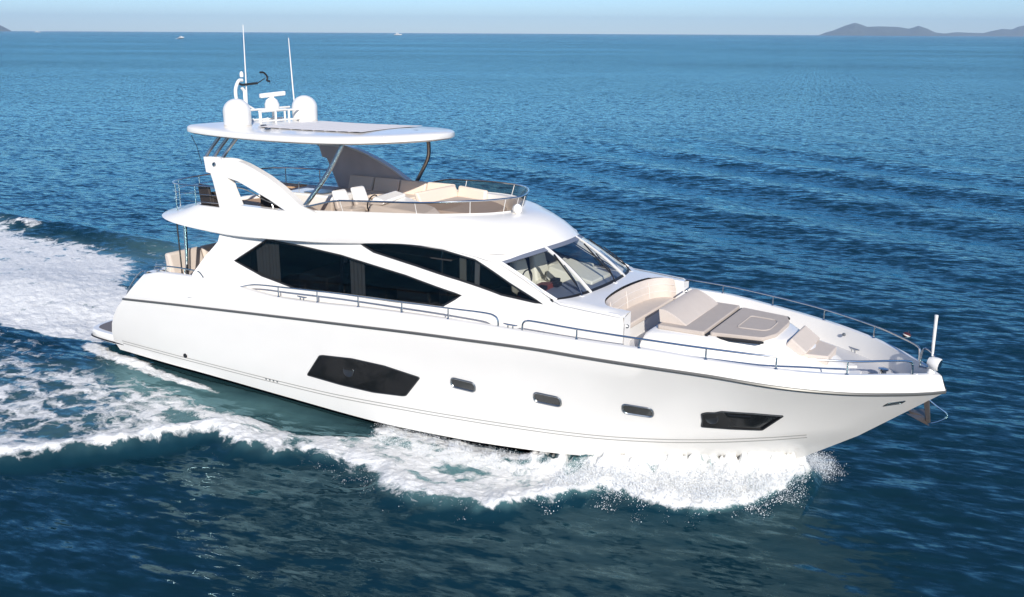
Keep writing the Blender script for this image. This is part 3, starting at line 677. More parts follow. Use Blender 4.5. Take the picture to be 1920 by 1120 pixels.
# ---- side deck handrails
def side_rail(s):
    hb = lambda x: float(CAP(x)[0, 0]) - .075
    A = [(6.9, 2.80), (7.25, 2.90), (7.7, 2.96), (8.5, 3.00), (10.2, 3.09), (12, 3.15), (13.3, 3.19), (14.2, 3.22), (14.45, 3.19), (14.53, 3.1), (14.54, 2.96)]
    B = [(15.12, 2.97), (15.13, 3.12), (15.2, 3.19), (15.4, 3.21), (16.35, 3.19), (17.66, 3.18), (18.93, 3.14), (20.17, 3.09), (21.33, 3.04), (22.0, 3.01), (22.26, 2.98), (22.33, 2.92), (22.35, 2.70)]
    for P, posts in ((A, (8.23, 9.5, 10.76, 12.02, 13.27)), (B, (16.35, 17.66, 18.93, 20.17, 21.33))):
        r = MB().tube(smooth_path([(x, s * hb(x), z) for x, z in P], 6), .021, 8).build('handrail', 'steel', Y)
        zf = pch(P[:-3])
        for x in posts:
            zz = float(np.interp(x, [p[0] for p in P[:-2]], [p[1] for p in P[:-2]])); zc = float(CAP(x)[0, 1])
            MB().tube([(x, s * hb(x), zc + .01), (x, s * hb(x), zz)], [.020, .014], 8).build('stanchion', 'steel', r)
            MB().lathe([(.04, 0), (.035, .012), (.02, .03)], (x, s * hb(x), zc + .015), 12).build('stanchion_foot', 'steel', r)
side_rail(-1); side_rail(1)
def cleat(x, y, z, yaw=0, L=.17):
    c, s_ = math.cos(yaw), math.sin(yaw); m = MB()
    m.tube([(x - L * c, y - L * s_, z + .085), (x - L * .5 * c, y - L * .5 * s_, z + .075), (x + L * .5 * c, y + L * .5 * s_, z + .075), (x + L * c, y + L * s_, z + .085)], [.012, .02, .02, .012], 8)
    for q in (-.35, .35): m.tube([(x + q * L * c, y + q * L * s_, z), (x + q * L * c, y + q * L * s_, z + .075)], .016, 8)
    return m.build('cleat', 'steel', Y)
for s in (-1, 1):
    cleat(14.83, s * 2.68, 2.975); cleat(9.0, s * 2.72, 2.76, L=.15); cleat(20.95, s * 1.45, deck_z(20.9), -.55 * s, .14); cleat(3.75, s * 2.68, 2.81, L=.14)

# ---- foredeck lounge: coachroof top, bench recess, sunpad island
arc = [Vector(p) for p in ((16.95, -1.52, 0), (16.55, -1.52, 0), (16.32, -1.28, 0), (16.20, -.8, 0), (16.15, 0, 0), (16.20, .8, 0), (16.32, 1.28, 0), (16.55, 1.52, 0), (16.95, 1.52, 0))]
arc = [(p.x, p.y) for p in smooth_path(arc, 4)]
def rz(x): return 3.49 - .06 * (x - 15.5)
edge = [(15.42, 1.95), (16.2, 1.935), (16.9, 1.895), (17.03, 1.86)]
botl = [(p.x, p.y) for p in smooth_path(BOT, 3)]
poly = [(x, -y) for x, y in edge] + [(17.03, -1.52)] + arc + [(17.03, 1.52)] + edge[::-1] + botl[::-1][1:-1]
V, T, L = tri2d(poly, (), .22)
mb = MB().add([(x, y, rz(x) + .03 * max(0, 1 - (abs(y) / 1.9) ** 2) * (x < 16.3) - (.06 if abs(y) > 1.85 and x > 15.6 else 0)) for x, y in V], T)
for s in (-1, 1):
    mb.add([(17.03, s * 1.52, 2.35), (17.03, s * 1.9, 2.35), (17.03, s * 1.86, rz(17.03) - .06), (17.03, s * 1.52, rz(17.03))], [(0, 1, 2, 3)])
    mb.add([(16.3, s * 1.52, 2.35), (17.03, s * 1.52, 2.35), (17.03, s * 1.52, rz(17.03)), (16.3, s * 1.52, rz(16.3))], [(0, 1, 2, 3)])
roof = mb.build('coachroof', 'gel', Y, angle=40)
bench = MB().grid([[(x, y, 2.40) for x, y in [(16.78, -1.5), (16.80, -.7), (16.8, .7), (16.78, 1.5)]], [(x, y, 2.86) for x, y in [(16.78, -1.5), (16.80, -.7), (16.8, .7), (16.78, 1.5)]]])
bench = bench.build('foredeck_bench', 'gel', Y)
seatp = rounded([(16.83, -1.5), (16.83, 1.5), (16.45, 1.5), (16.25, 1.2), (16.18, .5), (16.18, -.5), (16.25, -1.2), (16.45, -1.5)], .08)
MB().prism(seatp, 'z', 2.86, 2.985).build('seat_cushion', 'tan', bench, bevel=.03)
bk = []
A2 = [(x, y) for x, y in arc if x < 16.8]
MB().grid([[(x + .14, y * .955, 2.95) for x, y in A2], [(x + .12, y * .96, 3.2) for x, y in A2], [(x + .07, y * .975, 3.39) for x, y in A2], [(x + .02, y * .99, 3.43) for x, y in A2], [(x - .02, y, 3.40) for x, y in A2]]).build('bench_backrest', 'tan', bench, angle=60)
for z in (3.13, 3.29): MB().tube([(x + .125 - (.03 if z > 3.2 else 0), y * .958, z) for x, y in A2], .009, 5).build('cushion_seam', 'seam', bench)
for k in (int(len(A2) * .3), int(len(A2) * .5), int(len(A2) * .7)):
    x, y = A2[k]; MB().tube([(x + .15, y * .955, 2.99), (x + .13, y * .96, 3.2), (x + .085, y * .975, 3.39)], .009, 5).build('cushion_seam', 'seam', bench)
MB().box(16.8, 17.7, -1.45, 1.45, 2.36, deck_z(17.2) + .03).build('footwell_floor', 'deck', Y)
for s in (-1, 1): MB().lathe([(0, .035), (.03, .03), (.045, 0)], (17.033, s * 1.7, 3.12), 12, ax=(1, 0, 0)).build('speaker', 'dsteel', roof)
# island
def isl(inset_, z, x0, x1, w0, w1, nose=.5):
    P = [(x0, -w0), (x0 + .35, -w0 - .06), ((x0 + x1) / 2, -(w0 + w1) / 2 - .05), (x1 - nose, -w1), (x1 - nose * .3, -w1 * .7), (x1, 0), (x1 - nose * .3, w1 * .7), (x1 - nose, w1), ((x0 + x1) / 2, (w0 + w1) / 2 + .05), (x0 + .35, w0 + .06), (x0, w0)]
    Q = [Vector((x, y, z)) for x, y in P]
    return smooth_path([Q[0]] + Q[1:], 4)
dz = deck_z(19) - .01
R = [isl(0, dz - .1, 17.20, 21.15, 1.62, 1.05, 1.2), isl(0, dz + .06, 17.22, 21.0, 1.60, 1.02, 1.2), isl(0, dz + .32, 17.28, 20.45, 1.52, .98, 1.0), isl(0, 2.97, 17.34, 20.08, 1.42, .95, .7), isl(0, 3.02, 17.40, 19.98, 1.33, .90, .6)]
R = [[p if not (p.x > 19.8 and i == 4) else p for p in r] for i, r in enumerate(R)]
mb = MB().grid([r + r[:1] for r in R]); mb.add(R[-1], [tuple(range(len(R[-1])))])
isle = mb.build('sunpad_island', 'gel', Y, angle=45)
MB().prism(rounded([(17.5, -1.22), (18.5, -1.20), (18.5, 1.20), (17.5, 1.22)], .06), 'z', 3.02, 3.11).build('sunpad', 'taupe', isle, bevel=.025)
MB().prism(rounded([(18.58, -1.12), (19.62, -.92), (19.78, -.5), (19.78, .5), (19.62, .92), (18.58, 1.12)], .08), 'z', 3.02, 3.10).build('sunpad', 'taupe', isle, bevel=.02)
MB().tube([(x, y, 3.104) for x, y in densify(rounded([(18.95, -.5), (19.5, -.45), (19.58, -.3), (19.58, .3), (19.5, .45), (18.95, .5)], .1), .1)], .012, 5, closed=True).build('hatch_outline', 'piping', isle)
MB().box(18.52, 18.565, -1.18, 1.18, 3.015, 3.06).build('pad_gap', 'black', isle)
hr = []
for t in np.linspace(0, 1, 7):
    x = 17.42 + .62 * t; hr.append((x, 3.40 - .28 * t ** 1.6 if t > 0 else 3.38))
MB().prism([(17.46, 3.10)] + hr + [(18.04, 3.10)], 'y', -.98, 1.05).build('headrest', 'tan', isle, bevel=.02)
for s in (-1, 1):
    MB().prism([(18.75, s * 1.14), (19.05, s * 1.19), (19.6, s * 1.08), (19.66, s * .99), (19.3, s * 1.03)], 'z', 3.0, 3.045).build('skylight', 'black', isle)
MB().tube([(17.3, .9, 3.35), (17.32, 1.15, 3.38)], .02, 6).build('headrest_hinge', 'steel', isle)
bs = MB().hexa([(20.2, -.60, 2.55), (20.78, -.42, 2.55), (20.78, .42, 2.55), (20.2, .60, 2.55)], [(20.28, -.60, 2.80), (20.80, -.38, 2.76), (20.80, .38, 2.76), (20.28, .60, 2.80)]).build('bow_seat', 'tan', isle, bevel=.03)
MB().hexa([(19.98, -.60, 2.92), (20.25, -.62, 2.70), (20.25, .62, 2.70), (19.98, .60, 2.92)], [(20.08, -.56, 3.07), (20.42, -.58, 2.82), (20.42, .58, 2.82), (20.08, .56, 3.07)]).build('backrest', 'tan', bs, bevel=.03)
# ---- bow gear
dz = deck_z(21.6)
wl = MB().lathe([(.11, 0), (.12, .03), (.07, .06), (.06, .14), (.10, .17), (.10, .2), (0, .21)], (21.75, .18, dz), 20).build('windlass', 'steel', Y)
MB().box(21.5, 21.7, -.28, -.02, dz, dz + .14).build('windlass_motor', 'black', wl, bevel=.04)
MB().prism(rounded([(20.95, -.30), (21.35, -.28), (21.35, .28), (20.95, .30)], .08), 'z', dz, dz + .05).build('anchor_locker_lid', 'gel', Y, bevel=.015)
MB().prism(rounded([(21.0, .35), (21.25, .5), (20.6, .95), (20.4, .85)], .1), 'z', dz, dz + .06).build('deck_hatch', 'gel', Y, bevel=.02)
MB().box(22.0, 22.5, -.05, .05, dz, dz + .05).build('chain_guide', 'steel', Y, bevel=.01)
MB().lathe([(0, .0), (.09, .0), (.11, .05), (.10, .10)], (22.05, -.42, 2.45), 16, ax=(.3, -1, .3)).build('fairlead', 'black', Y)
for s in (-1, 1): MB().lathe([(.03, 0), (.04, .02), (0, .03)], (20.7 , s * 1.55, 2.7), 12, ax=(0, -s, 0)).build('courtesy_light', 'dsteel', Y)
pul = MB().tube(smooth_path([(22.40, .12, 2.68), (22.42, .14, 3.02), (22.5, .10, 3.08), (22.66, 0, 2.98), (22.66, -.04, 2.86), (22.55, -.05, 2.76), (22.42, .02, 2.74)], 5), .02, 8).build('pulpit_loop', 'steel', Y)
MB().tube([(22.61, .02, 2.98), (22.60, .02, 3.2), (22.59, .02, 3.78)], [.020, .028, .032], 10).build('jackstaff', 'gel', Y)
MB().lathe([(.0, .0), (.034, .0), (.034, .05), (0, .06)], (22.59, .02, 3.74), 10).build('staff_cap', 'gel', Y)
slt = MB().lathe([(.0, -.12), (.08, -.11), (.115, -.04), (.125, .06), (.12, .10), (.10, .11)], (22.66, -.02, 2.86), 20, ax=(1, -.25, -.15)).build('searchlight', 'gel', Y)
MB().lathe([(0, .0), (.105, .0)], (22.765, -.046, 2.844), 20, ax=(1, -.25, -.15)).build('lens', 'steel', slt)
MB().lathe([(.08, 0), (.06, .03), (.045, .1)], (22.62, -.01, 2.66), 14).build('searchlight_base', 'gel', slt)
anc = MB().hexa([(22.57, -.035, 2.02), (22.66, -.035, 2.12), (22.66, .035, 2.12), (22.57, .035, 2.02)], [(22.66, -.03, 1.62), (22.73, -.03, 1.65), (22.73, .03, 1.65), (22.66, .03, 1.62)]).build('anchor', 'galv', Y, bevel=.01)
MB().add([(22.72, 0, 1.57), (22.55, -.36, 1.78), (22.28, -.10, 1.78), (22.38, 0, 1.70), (22.28, .10, 1.78), (22.55, .36, 1.78), (22.6, 0, 1.76), (22.45, 0, 1.66)], [(0, 1, 2, 7), (0, 7, 4, 5), (0, 6, 2, 1), (0, 5, 4, 6), (2, 6, 7), (4, 7, 6)]).build('fluke', 'galv', anc)
MB().tube(smooth_path([(22.6, 0, 2.15), (22.78, 0, 2.02), (22.98, 0, 1.90), (22.98, 0, 1.80), (22.86, 0, 1.70), (22.74, 0, 1.64)], 5), .018, 8).build('roll_bar', 'steel', anc)
# roof horn
hn = MB().lathe([(.0, -.05), (.07, -.05), (.11, .0), (.12, .08), (.10, .1), (.0, .09)], (13.5, -.25, 4.98 + .05), 20, ax=(1, -.3, .2)).build('horn', 'gel', fly)
MB().lathe([(.12, -.05), (.11, .02), (.07, .06), (.06, .12)], (13.48, -.25, 4.86), 18).build('horn_base', 'gel', hn)

# ---- loose things aboard
def chair(x, y, yaw, label):
    t = bpy.data.objects.new('rattan_chair', None); COL.objects.link(t)
    t['label'] = label; t['category'] = 'chair'; t['group'] = 'dark chairs on the aft flybridge deck'
    t.matrix_world = BOAT @ Matrix.Translation((x, y, FL + .002)) @ Matrix.Rotation(yaw, 4, 'Z')
    MB().box(-.27, .27, -.27, .27, .36, .48).build('seat', 'brown', t, bevel=.03)
    MB().hexa([(-.27, -.27, .1), (-.19, -.27, .1), (-.19, .27, .1), (-.27, .27, .1)], [(-.36, -.25, .86), (-.28, -.25, .88), (-.28, .25, .88), (-.36, .25, .86)]).build('backrest', 'brown', t, bevel=.03)
    for s in (-1, 1): MB().box(-.27, .27, s * .27 - .03, s * .27 + .03, .05, .62).build('armrest', 'brown', t, bevel=.02)
    for a in (-.24, .24):
        for b in (-.24, .24): MB().box(a - .025, a + .025, b - .025, b + .025, 0, .36).build('leg', 'brown', t)
    return t
chair(5.15, -1.75, math.radians(80), 'dark brown rattan chair behind the open stern railing, left of the arch leg')
chair(6.95, -1.35, math.radians(100), 'dark brown rattan chair seen through the opening of the arch wing')

# ============================================================ sea
rng = np.random.default_rng(7)
cyw, syw = math.cos(YAW), math.sin(YAW); BX, BY = BOAT.translation.x, BOAT.translation.y
def to_boat(x, y):
    dx, dy = x - BX, y - BY
    return cyw * dx + syw * dy, -syw * dx + cyw * dy
def to_world(bx, by): return BX + cyw * bx - syw * by, BY + syw * bx + cyw * by
_lat = rng.random((512, 512)).astype(np.float32)
def vnoise(x, y):
    """smooth value noise 0..1"""
    xi = np.floor(x); yi = np.floor(y); fx = (x - xi).astype(np.float32); fy = (y - yi).astype(np.float32)
    xi = xi.astype(np.int64) & 511; yi = yi.astype(np.int64) & 511; x1 = (xi + 1) & 511; y1 = (yi + 1) & 511
    fx = fx * fx * fx * (fx * (fx * 6 - 15) + 10); fy = fy * fy * fy * (fy * (fy * 6 - 15) + 10)
    return (_lat[xi, yi] * (1 - fx) + _lat[x1, yi] * fx) * (1 - fy) + (_lat[xi, y1] * (1 - fx) + _lat[x1, y1] * fx) * fy
def fbm(x, y, o=4):
    s = 0; a = .5; n = 0
    for k in range(o): s = s + a * vnoise(x * 2 ** k + 17.3 * k, y * 2 ** k - 9.1 * k); n += a; a *= .55
    return s / n
def sstep(a, b, x):
    t = np.clip((x - a) / (b - a), 0, 1); return t * t * (3 - 2 * t)
# outer and inner edges of the bow foam, offset to starboard against boat x
_O = np.array([(-14, 26), (-6, 18.5), (0, 13.2), (3, 10.4), (5.2, 8.5), (6.1, 7.7), (6.9, 6.9), (7.6, 5.9), (8.2, 5.0), (9.3, 5.3), (10.1, 4.95), (10.8, 4.6), (11.7, 4.8), (12.7, 4.9), (13.5, 5.2), (14.5, 5.15), (15.3, 4.9), (15.8, 4.4), (16.4, 3.8), (16.9, 3.15), (17.3, 2.8), (18, 3.0), (19.0, 2.75), (19.6, 2.1), (20.1, 1.2), (20.5, .3), (21, -.4)])
_I = np.array([(-14, 5.5), (-6, 4.8), (-2, 4.2), (0, 3.8), (3.5, 3.4), (4.9, 3.3), (6.3, 3.6), (7.2, 3.7), (8.7, 3.9), (10.0, 3.95), (10.9, 3.4), (11.6, 2.6), (12.2, 2.35), (13.8, 2.35), (14.9, 2.3), (15.5, 2.2), (16.2, 2.05), (17.0, 1.5), (18, .9), (19, .35), (19.6, 0), (20.2, -.3), (21, -.8)])
_WN = np.array([(-60, 9), (-30, 6.5), (-14, 4.6), (-8, 3.7), (-3.7, 3.0), (-1.6, 2.6), (-.4, 2.15), (.4, 2.0)])
_WF = np.array([(-60, -13), (-30, -9), (-20, -7.2), (-15.9, -6.2), (-13.9, -6.2), (-11, -6.2), (-9.2, -6.2), (-7.2, -5.3), (-5.8, -3.7), (-4.8, -2.7), (0, -2.0)])
def sea_fields(X, Y_):
    """height, foam density and aeration at world x, y"""
    r = np.hypot(X, Y_)
    bx, by = to_boat(X, Y_); s = -by
    wob = (fbm(X * .9 + 5, Y_ * .9, 3) - .5); wob2 = (fbm(X * 2.6, Y_ * 2.6 + 9, 3) - .5)
    O0 = np.interp(bx, _O[:, 0], _O[:, 1]) + wob * .7 * (bx < 17)
    O = np.interp(bx, _O[:, 0], _O[:, 1]) + wob * .9 * (bx < 17) + wob2 * .25; I = np.interp(bx, _I[:, 0], _I[:, 1]) + wob2 * .35
    t = (s - I) / np.maximum(O - I, .3)
    edge_w = np.interp(bx, [-5, 6, 9, 13, 16.5, 19], [1.0, .8, .9, .8, .5, .35])
    inb = sstep(-.10, .12, t) * sstep(-.25 * edge_w, .75 * edge_w, (O - s)) ** .8 * sstep(20.9, 20.2, bx) * sstep(-14, -4, bx)
    base = np.interp(bx, [-14, -5, 2, 6, 8.5, 10.5, 12.5, 15, 16.5, 19, 20.5], [.16, .27, .33, .38, .46, .49, .47, .52, .62, .76, .62])
    crest = np.exp(-((s - O + .35) / .45) ** 2) * np.interp(bx, [-10, 2, 8, 12, 17], [.22, .30, .42, .22, .12])
    foam = inb * (base + .25 * wob + crest)
    # mirrored bow wave on the port side
    sp_ = by; tp = (sp_ - I) / np.maximum(O - I, .3)
    inp = sstep(-.10, .12, tp) * sstep(0, .3, (O - sp_)) * sstep(20.6, 19.8, bx) * sstep(-14, -4, bx)
    foam = np.maximum(foam, inp * (base * .8 + .2 * wob))
    # thin foam line along the hull
    hs = np.interp(bx, [-.6, 1, 4, 6.5, 9], [2.3, 2.55, 2.75, 2.85, 3.0])
    band = np.exp(-((s - hs) / np.interp(bx, [-1, 2, 5], [.22, .26, .12])) ** 2) * sstep(-1.2, .2, bx) * sstep(6.6, 4.6, bx)
    foam = np.maximum(foam, band * .95)
    # foam close against the hull amidships
    hs2 = np.interp(bx, [10.8, 12, 13.5, 15.2, 17], [2.6, 2.45, 2.4, 2.2, 1.6])
    foam = np.maximum(foam, .9 * np.exp(-((s - hs2) / .28) ** 2) * sstep(10.6, 11.4, bx) * sstep(16.0, 15.0, bx))
    # stern wash
    wn_, wf_ = np.interp(bx, _WN[:, 0], _WN[:, 1]) + wob * .6 + wob2 * .3, np.interp(bx, _WF[:, 0], _WF[:, 1]) + wob * 1.2
    ins = sstep(0, .35, wn_ - s) * sstep(-.3, 2.0, s - wf_) * sstep(.5, -.1, bx)
    streak = fbm(bx * .22, by * 1.1, 4)
    wash = ins * (np.interp(bx, [-60, -25, -10, -3], [.42, .54, .66, .88]) + (streak - .5) * 1.0 - .22 * np.exp(-((by + .2) / 1.6) ** 2) * (bx < -9))
    foam = np.maximum(foam, wash)
    # breaking crest beyond the wash on the port side
    pc = 6.75 + (bx + 15) * .02; pd = np.exp(-((by - pc - wob) / .55) ** 2) * sstep(-6, -11, bx)
    foam = np.maximum(foam, pd * .42 * sstep(.42, .6, fbm(bx * .5, by * .5 + 40, 3)))
    # sea between the lace and the wash carries a little scattered foam
    mid = sstep(-12, -2, bx) * sstep(5, 0, bx) * sstep(2.6, 3.2, s) * (s < I + .4)
    foam = np.maximum(foam, mid * .16)
    aer = np.clip(inb * np.interp(bx, [0, 7, 12], [.35, .5, .95]) + ins * 1.2 + inp + .75 * np.exp(-((s - 3.1) / .9) ** 2) * sstep(0, 4, bx) * sstep(13, 9, bx), 0, 1)
    # ---- heights
    near = (r < 900)
    h = np.zeros_like(X)
    ridge = np.exp(-((s - O0 + .35) / np.where(s > O0 - .35, .55, .95)) ** 2) * np.interp(bx, [-14, -4, 4, 6.5, 7.7, 9.2, 12, 16, 18.5, 20.5], [.05, .12, .2, .34, .40, .27, .20, .24, .28, .05]) * (bx < 20.8) * (bx > -14)
    ridgep = np.exp(-((by - O + .25) / np.where(by > O - .25, .4, .9)) ** 2) * np.interp(bx, [-14, -4, 7, 16, 18.5, 20.5], [.15, .3, .4, .4, .4, .05]) * (bx < 20.8) * (bx > -14)
    h += ridge * (1 + 1.0 * wob) + ridgep
    h += (.50 + .7 * np.abs(wob2) + .3 * wob + .5 * (fbm(X * 9, Y_ * 9, 3) - .5)) * np.exp(-((np.abs(by) - np.interp(bx, [14, 15.2, 16, 17, 18, 19, 19.8, 20.4], [2.5, 2.25, 1.98, 1.7, 1.25, .75, .35, .1])) / .38) ** 2) * sstep(13.6, 17.6, bx) * sstep(20.9, 20.0, bx)
    h -= .10 * np.exp(-((np.abs(by) - 2.9) / .9) ** 2) * sstep(1, 4, bx) * sstep(12, 9, bx)
    h += .45 * np.exp(-((bx + 7) / 3.5) ** 2) * np.exp(-(by / 2.2) ** 2) - .25 * np.exp(-((bx + 1) / 2) ** 2) * np.exp(-(by / 1.8) ** 2)
    h += .45 * np.exp(-((by - 7.1) / 1.0) ** 2) * sstep(-5, -10, bx) + .25 * np.exp(-((s - wn_ - .3) / .6) ** 2) * sstep(-1, -5, bx)
    chop = (fbm(X * 1.7, Y_ * 1.7, 4) - .5) * .17 + (fbm(X * 5.5, Y_ * 5.5, 4) - .5) * .13
    h += chop * np.clip(foam, 0, 1) * np.clip(1.2 - r / 90, .0, 1)
    h += np.clip(foam - .15, 0, .5) * .05
    # swell from another wake, far side on the right
    kd = np.array([.80, .60]); kd = kd / np.hypot(*kd)
    ph = (X - 18) * kd[0] + (Y_ - 50) * kd[1]
    env = np.exp(-((ph - 2) / 22) ** 2) * np.exp(-(((X - 14) * kd[1] - (Y_ - 55) * kd[0]) / 26) ** 2)
    h += .17 * np.sin(2 * math.pi * ph / 8.5 + .6 * (wob * 2)) * env
    return h, foam, aer

# wind sea: a directional sum of sines on a mesh whose cells grow with distance
NR, NA_F = 1000, 1150
inv = np.linspace(1 / 8.5, 1 / 900.0, NR); rr = 1 / inv
rr = np.concatenate([[2.0, 4.0, 6.0, 7.5], rr, 900 * 1.06 ** np.arange(1, 49)])
rr = rr[rr < 14000]; rr = np.append(rr, 14000)
th = np.concatenate([np.radians(np.linspace(-180, -46, 60)[:-1]), np.radians(np.linspace(-46, 46, NA_F)), np.radians(np.linspace(46, 180, 60)[1:-1])])
RR, TH = np.meshgrid(rr, th, indexing='ij')
PX, PY = (RR * np.sin(TH)).astype(np.float64), (RR * np.cos(TH)).astype(np.float64)
DR = np.gradient(rr)[:, None] + 0 * RR; DA = (np.gradient(th)[None, :]) * RR
hh, foam, aer = sea_fields(PX, PY)
amp_mod = .55 + .9 * fbm(PX / 60 + 3, PY / 25, 3)
calm = 1 - .75 * np.clip(aer, 0, 1)
PXf, PYf = PX.astype(np.float32), PY.astype(np.float32); ww = np.zeros_like(PXf)
WIND = math.radians(252)
sx, sy = np.sin(TH), np.cos(TH)
for i in range(120):
    lam = .42 * (16.0 ** (i / 119.0)); k = 2 * math.pi / lam
    a = WIND + rng.normal(0, .45); kx, ky = k * math.cos(a), k * math.sin(a)
    A = .0016 * lam ** .9 * (1.0 if lam < 1.3 else (1.3 / lam) ** .8)
    kr = np.abs(kx * sx[0] + ky * sy[0])[None, :]; kt = np.abs(-kx * sy[0] + ky * sx[0])[None, :]
    fade = np.exp(-(DR * kr / 1.7) ** 2 - (DA * kt / 1.7) ** 2).astype(np.float32)
    ww += A * fade * np.sin(kx * PXf + ky * PYf + rng.random() * 6.283)
hh = hh + ww * amp_mod * calm
# keep the water below the swim platform and out of the boat
bx, by = to_boat(PX, PY)
ins_hull = (np.abs(by) < np.interp(bx, [.5, 12.5, 14.5, 16, 17, 18], [2.3, 2.3, 1.95, 1.45, .9, .3])) & (bx > .5) & (bx < 18); hh = np.where(ins_hull, np.minimum(hh, -.25), hh)
ins2 = (np.abs(by) < 2.2) & (bx > -1.2) & (bx <= .5); hh = np.where(ins2, np.minimum(hh, .05), hh)
nr, na = RR.shape
V = np.stack([PX, PY, hh], -1).reshape(-1, 3)
V = np.vstack([V, [[0, 0, 0]]]).astype(np.float32)
i0 = (np.arange(nr - 1)[:, None] * na + np.arange(na)[None, :]); j1 = np.roll(np.arange(na), -1)
i1 = (np.arange(nr - 1)[:, None] * na + j1[None, :])
Q = np.stack([i0, i1, i1 + na, i0 + na], -1).reshape(-1, 4)
Tc = np.stack([np.full(na, nr * na), j1, np.arange(na)], -1)
loops = np.concatenate([Q.ravel(), Tc.ravel()]).astype(np.int32)
starts = np.concatenate([np.arange(len(Q)) * 4, len(Q) * 4 + np.arange(len(Tc)) * 3]).astype(np.int32)
me = bpy.data.meshes.new('sea')
me.vertices.add(len(V)); me.vertices.foreach_set('co', V.ravel())
me.loops.add(len(loops)); me.loops.foreach_set('vertex_index', loops)
me.polygons.add(len(starts)); me.polygons.foreach_set('loop_start', starts)
me.polygons.foreach_set('use_smooth', np.ones(len(starts), bool))
me.update(calc_edges=True)
for nm, arr in (('foam', foam), ('aeration', aer), ('wind', amp_mod)):
    at = me.attributes.new(nm, 'FLOAT', 'POINT'); at.data.foreach_set('value', np.append(arr.ravel(), 0).astype(np.float32))
sea = bpy.data.objects.new('sea', me); COL.objects.link(sea); sea['kind'] = 'structure'
del V, Q, loops, PX, PY, RR, TH, hh, foam, aer

m = bpy.data.materials.new('sea_water'); m.use_nodes = True; nt = m.node_tree; N = nt.nodes; Lk = nt.links.new
N.clear(); out = N.new('ShaderNodeOutputMaterial')
geo = N.new('ShaderNodeNewGeometry')
def math_(op, a, b=None, c=None, clamp=False):
    n = N.new('ShaderNodeMath'); n.operation = op; n.use_clamp = clamp
    for i, v in enumerate((a, b, c)):
        if v is None: continue
        if isinstance(v, (int, float)): n.inputs[i].default_value = v
        else: Lk(v, n.inputs[i])
    return n.outputs[0]
def vmath(op, a, b=None, sc=None):
    n = N.new('ShaderNodeVectorMath'); n.operation = op
    for i, v in enumerate((a, b)):
        if v is None: continue
        if isinstance(v, (tuple, list)): n.inputs[i].default_value = v
        else: Lk(v, n.inputs[i])
    if sc is not None:
        if isinstance(sc, (int, float)): n.inputs['Scale'].default_value = sc
        else: Lk(sc, n.inputs['Scale'])
    return n.outputs[0]
def attr(nm):
    n = N.new('ShaderNodeAttribute'); n.attribute_name = nm; return n.outputs['Fac']
def noise(vec, sc, det=3, rough=.55, col=False, dist=0):
    n = N.new('ShaderNodeTexNoise'); n.inputs['Scale'].default_value = sc; n.inputs['Detail'].default_value = det
    n.inputs['Roughness'].default_value = rough; n.inputs['Distortion'].default_value = dist; Lk(vec, n.inputs['Vector'])
    return n.outputs['Color' if col else 'Fac']
pos = geo.outputs['Position']
# micro waves as a slope field, crests running across the wind
mp = N.new('ShaderNodeMapping'); mp.vector_type = 'POINT'; mp.inputs['Rotation'].default_value = (0, 0, -WIND); Lk(pos, mp.inputs[0])
mp2 = N.new('ShaderNodeMapping'); mp2.inputs['Scale'].default_value = (1.0, .28, 1.0); Lk(mp.outputs[0], mp2.inputs[0])
n1 = vmath('SUBTRACT', noise(mp2.outputs[0], 3.6, 4, .6, True), (.5, .5, .5)); n2 = vmath('SUBTRACT', noise(mp2.outputs[0], 9.0, 3, .6, True), (.5, .5, .5)); n3 = vmath('SUBTRACT', noise(mp2.outputs[0], .5, 2, .5, True), (.5, .5, .5))
sl_ = vmath('ADD', vmath('SCALE', n1, sc=.80), vmath('SCALE', n2, sc=.62)); sl_ = vmath('ADD', sl_, vmath('SCALE', n3, sc=.15))
mr = N.new('ShaderNodeMapping'); mr.inputs['Rotation'].default_value = (0, 0, WIND); Lk(sl_, mr.inputs[0])
patch = noise(vmath('MULTIPLY', pos, (.0045, .010, 1)), 1.0, 3, .55)
amp = math_('MULTIPLY', math_('MULTIPLY_ADD', patch, 1.5, .25), math_('MULTIPLY_ADD', attr('aeration'), -.55, 1.0))
dn = N.new('ShaderNodeVectorMath'); dn.operation = 'LENGTH'; Lk(pos, dn.inputs[0])
amp = math_('MULTIPLY', amp, math_('ADD', 1.0, math_('MULTIPLY', math_('MULTIPLY_ADD', dn.outputs['Value'], 1 / 260, -.12, clamp=True), 1.5)))   # the mesh waves fade out with distance; the fine slopes take over
slp = vmath('MULTIPLY', vmath('SCALE', mr.outputs[0], sc=amp), (1, 1, 0))
nrm = vmath('NORMALIZE', vmath('ADD', geo.outputs['Normal'], slp))
fo = attr('foam')
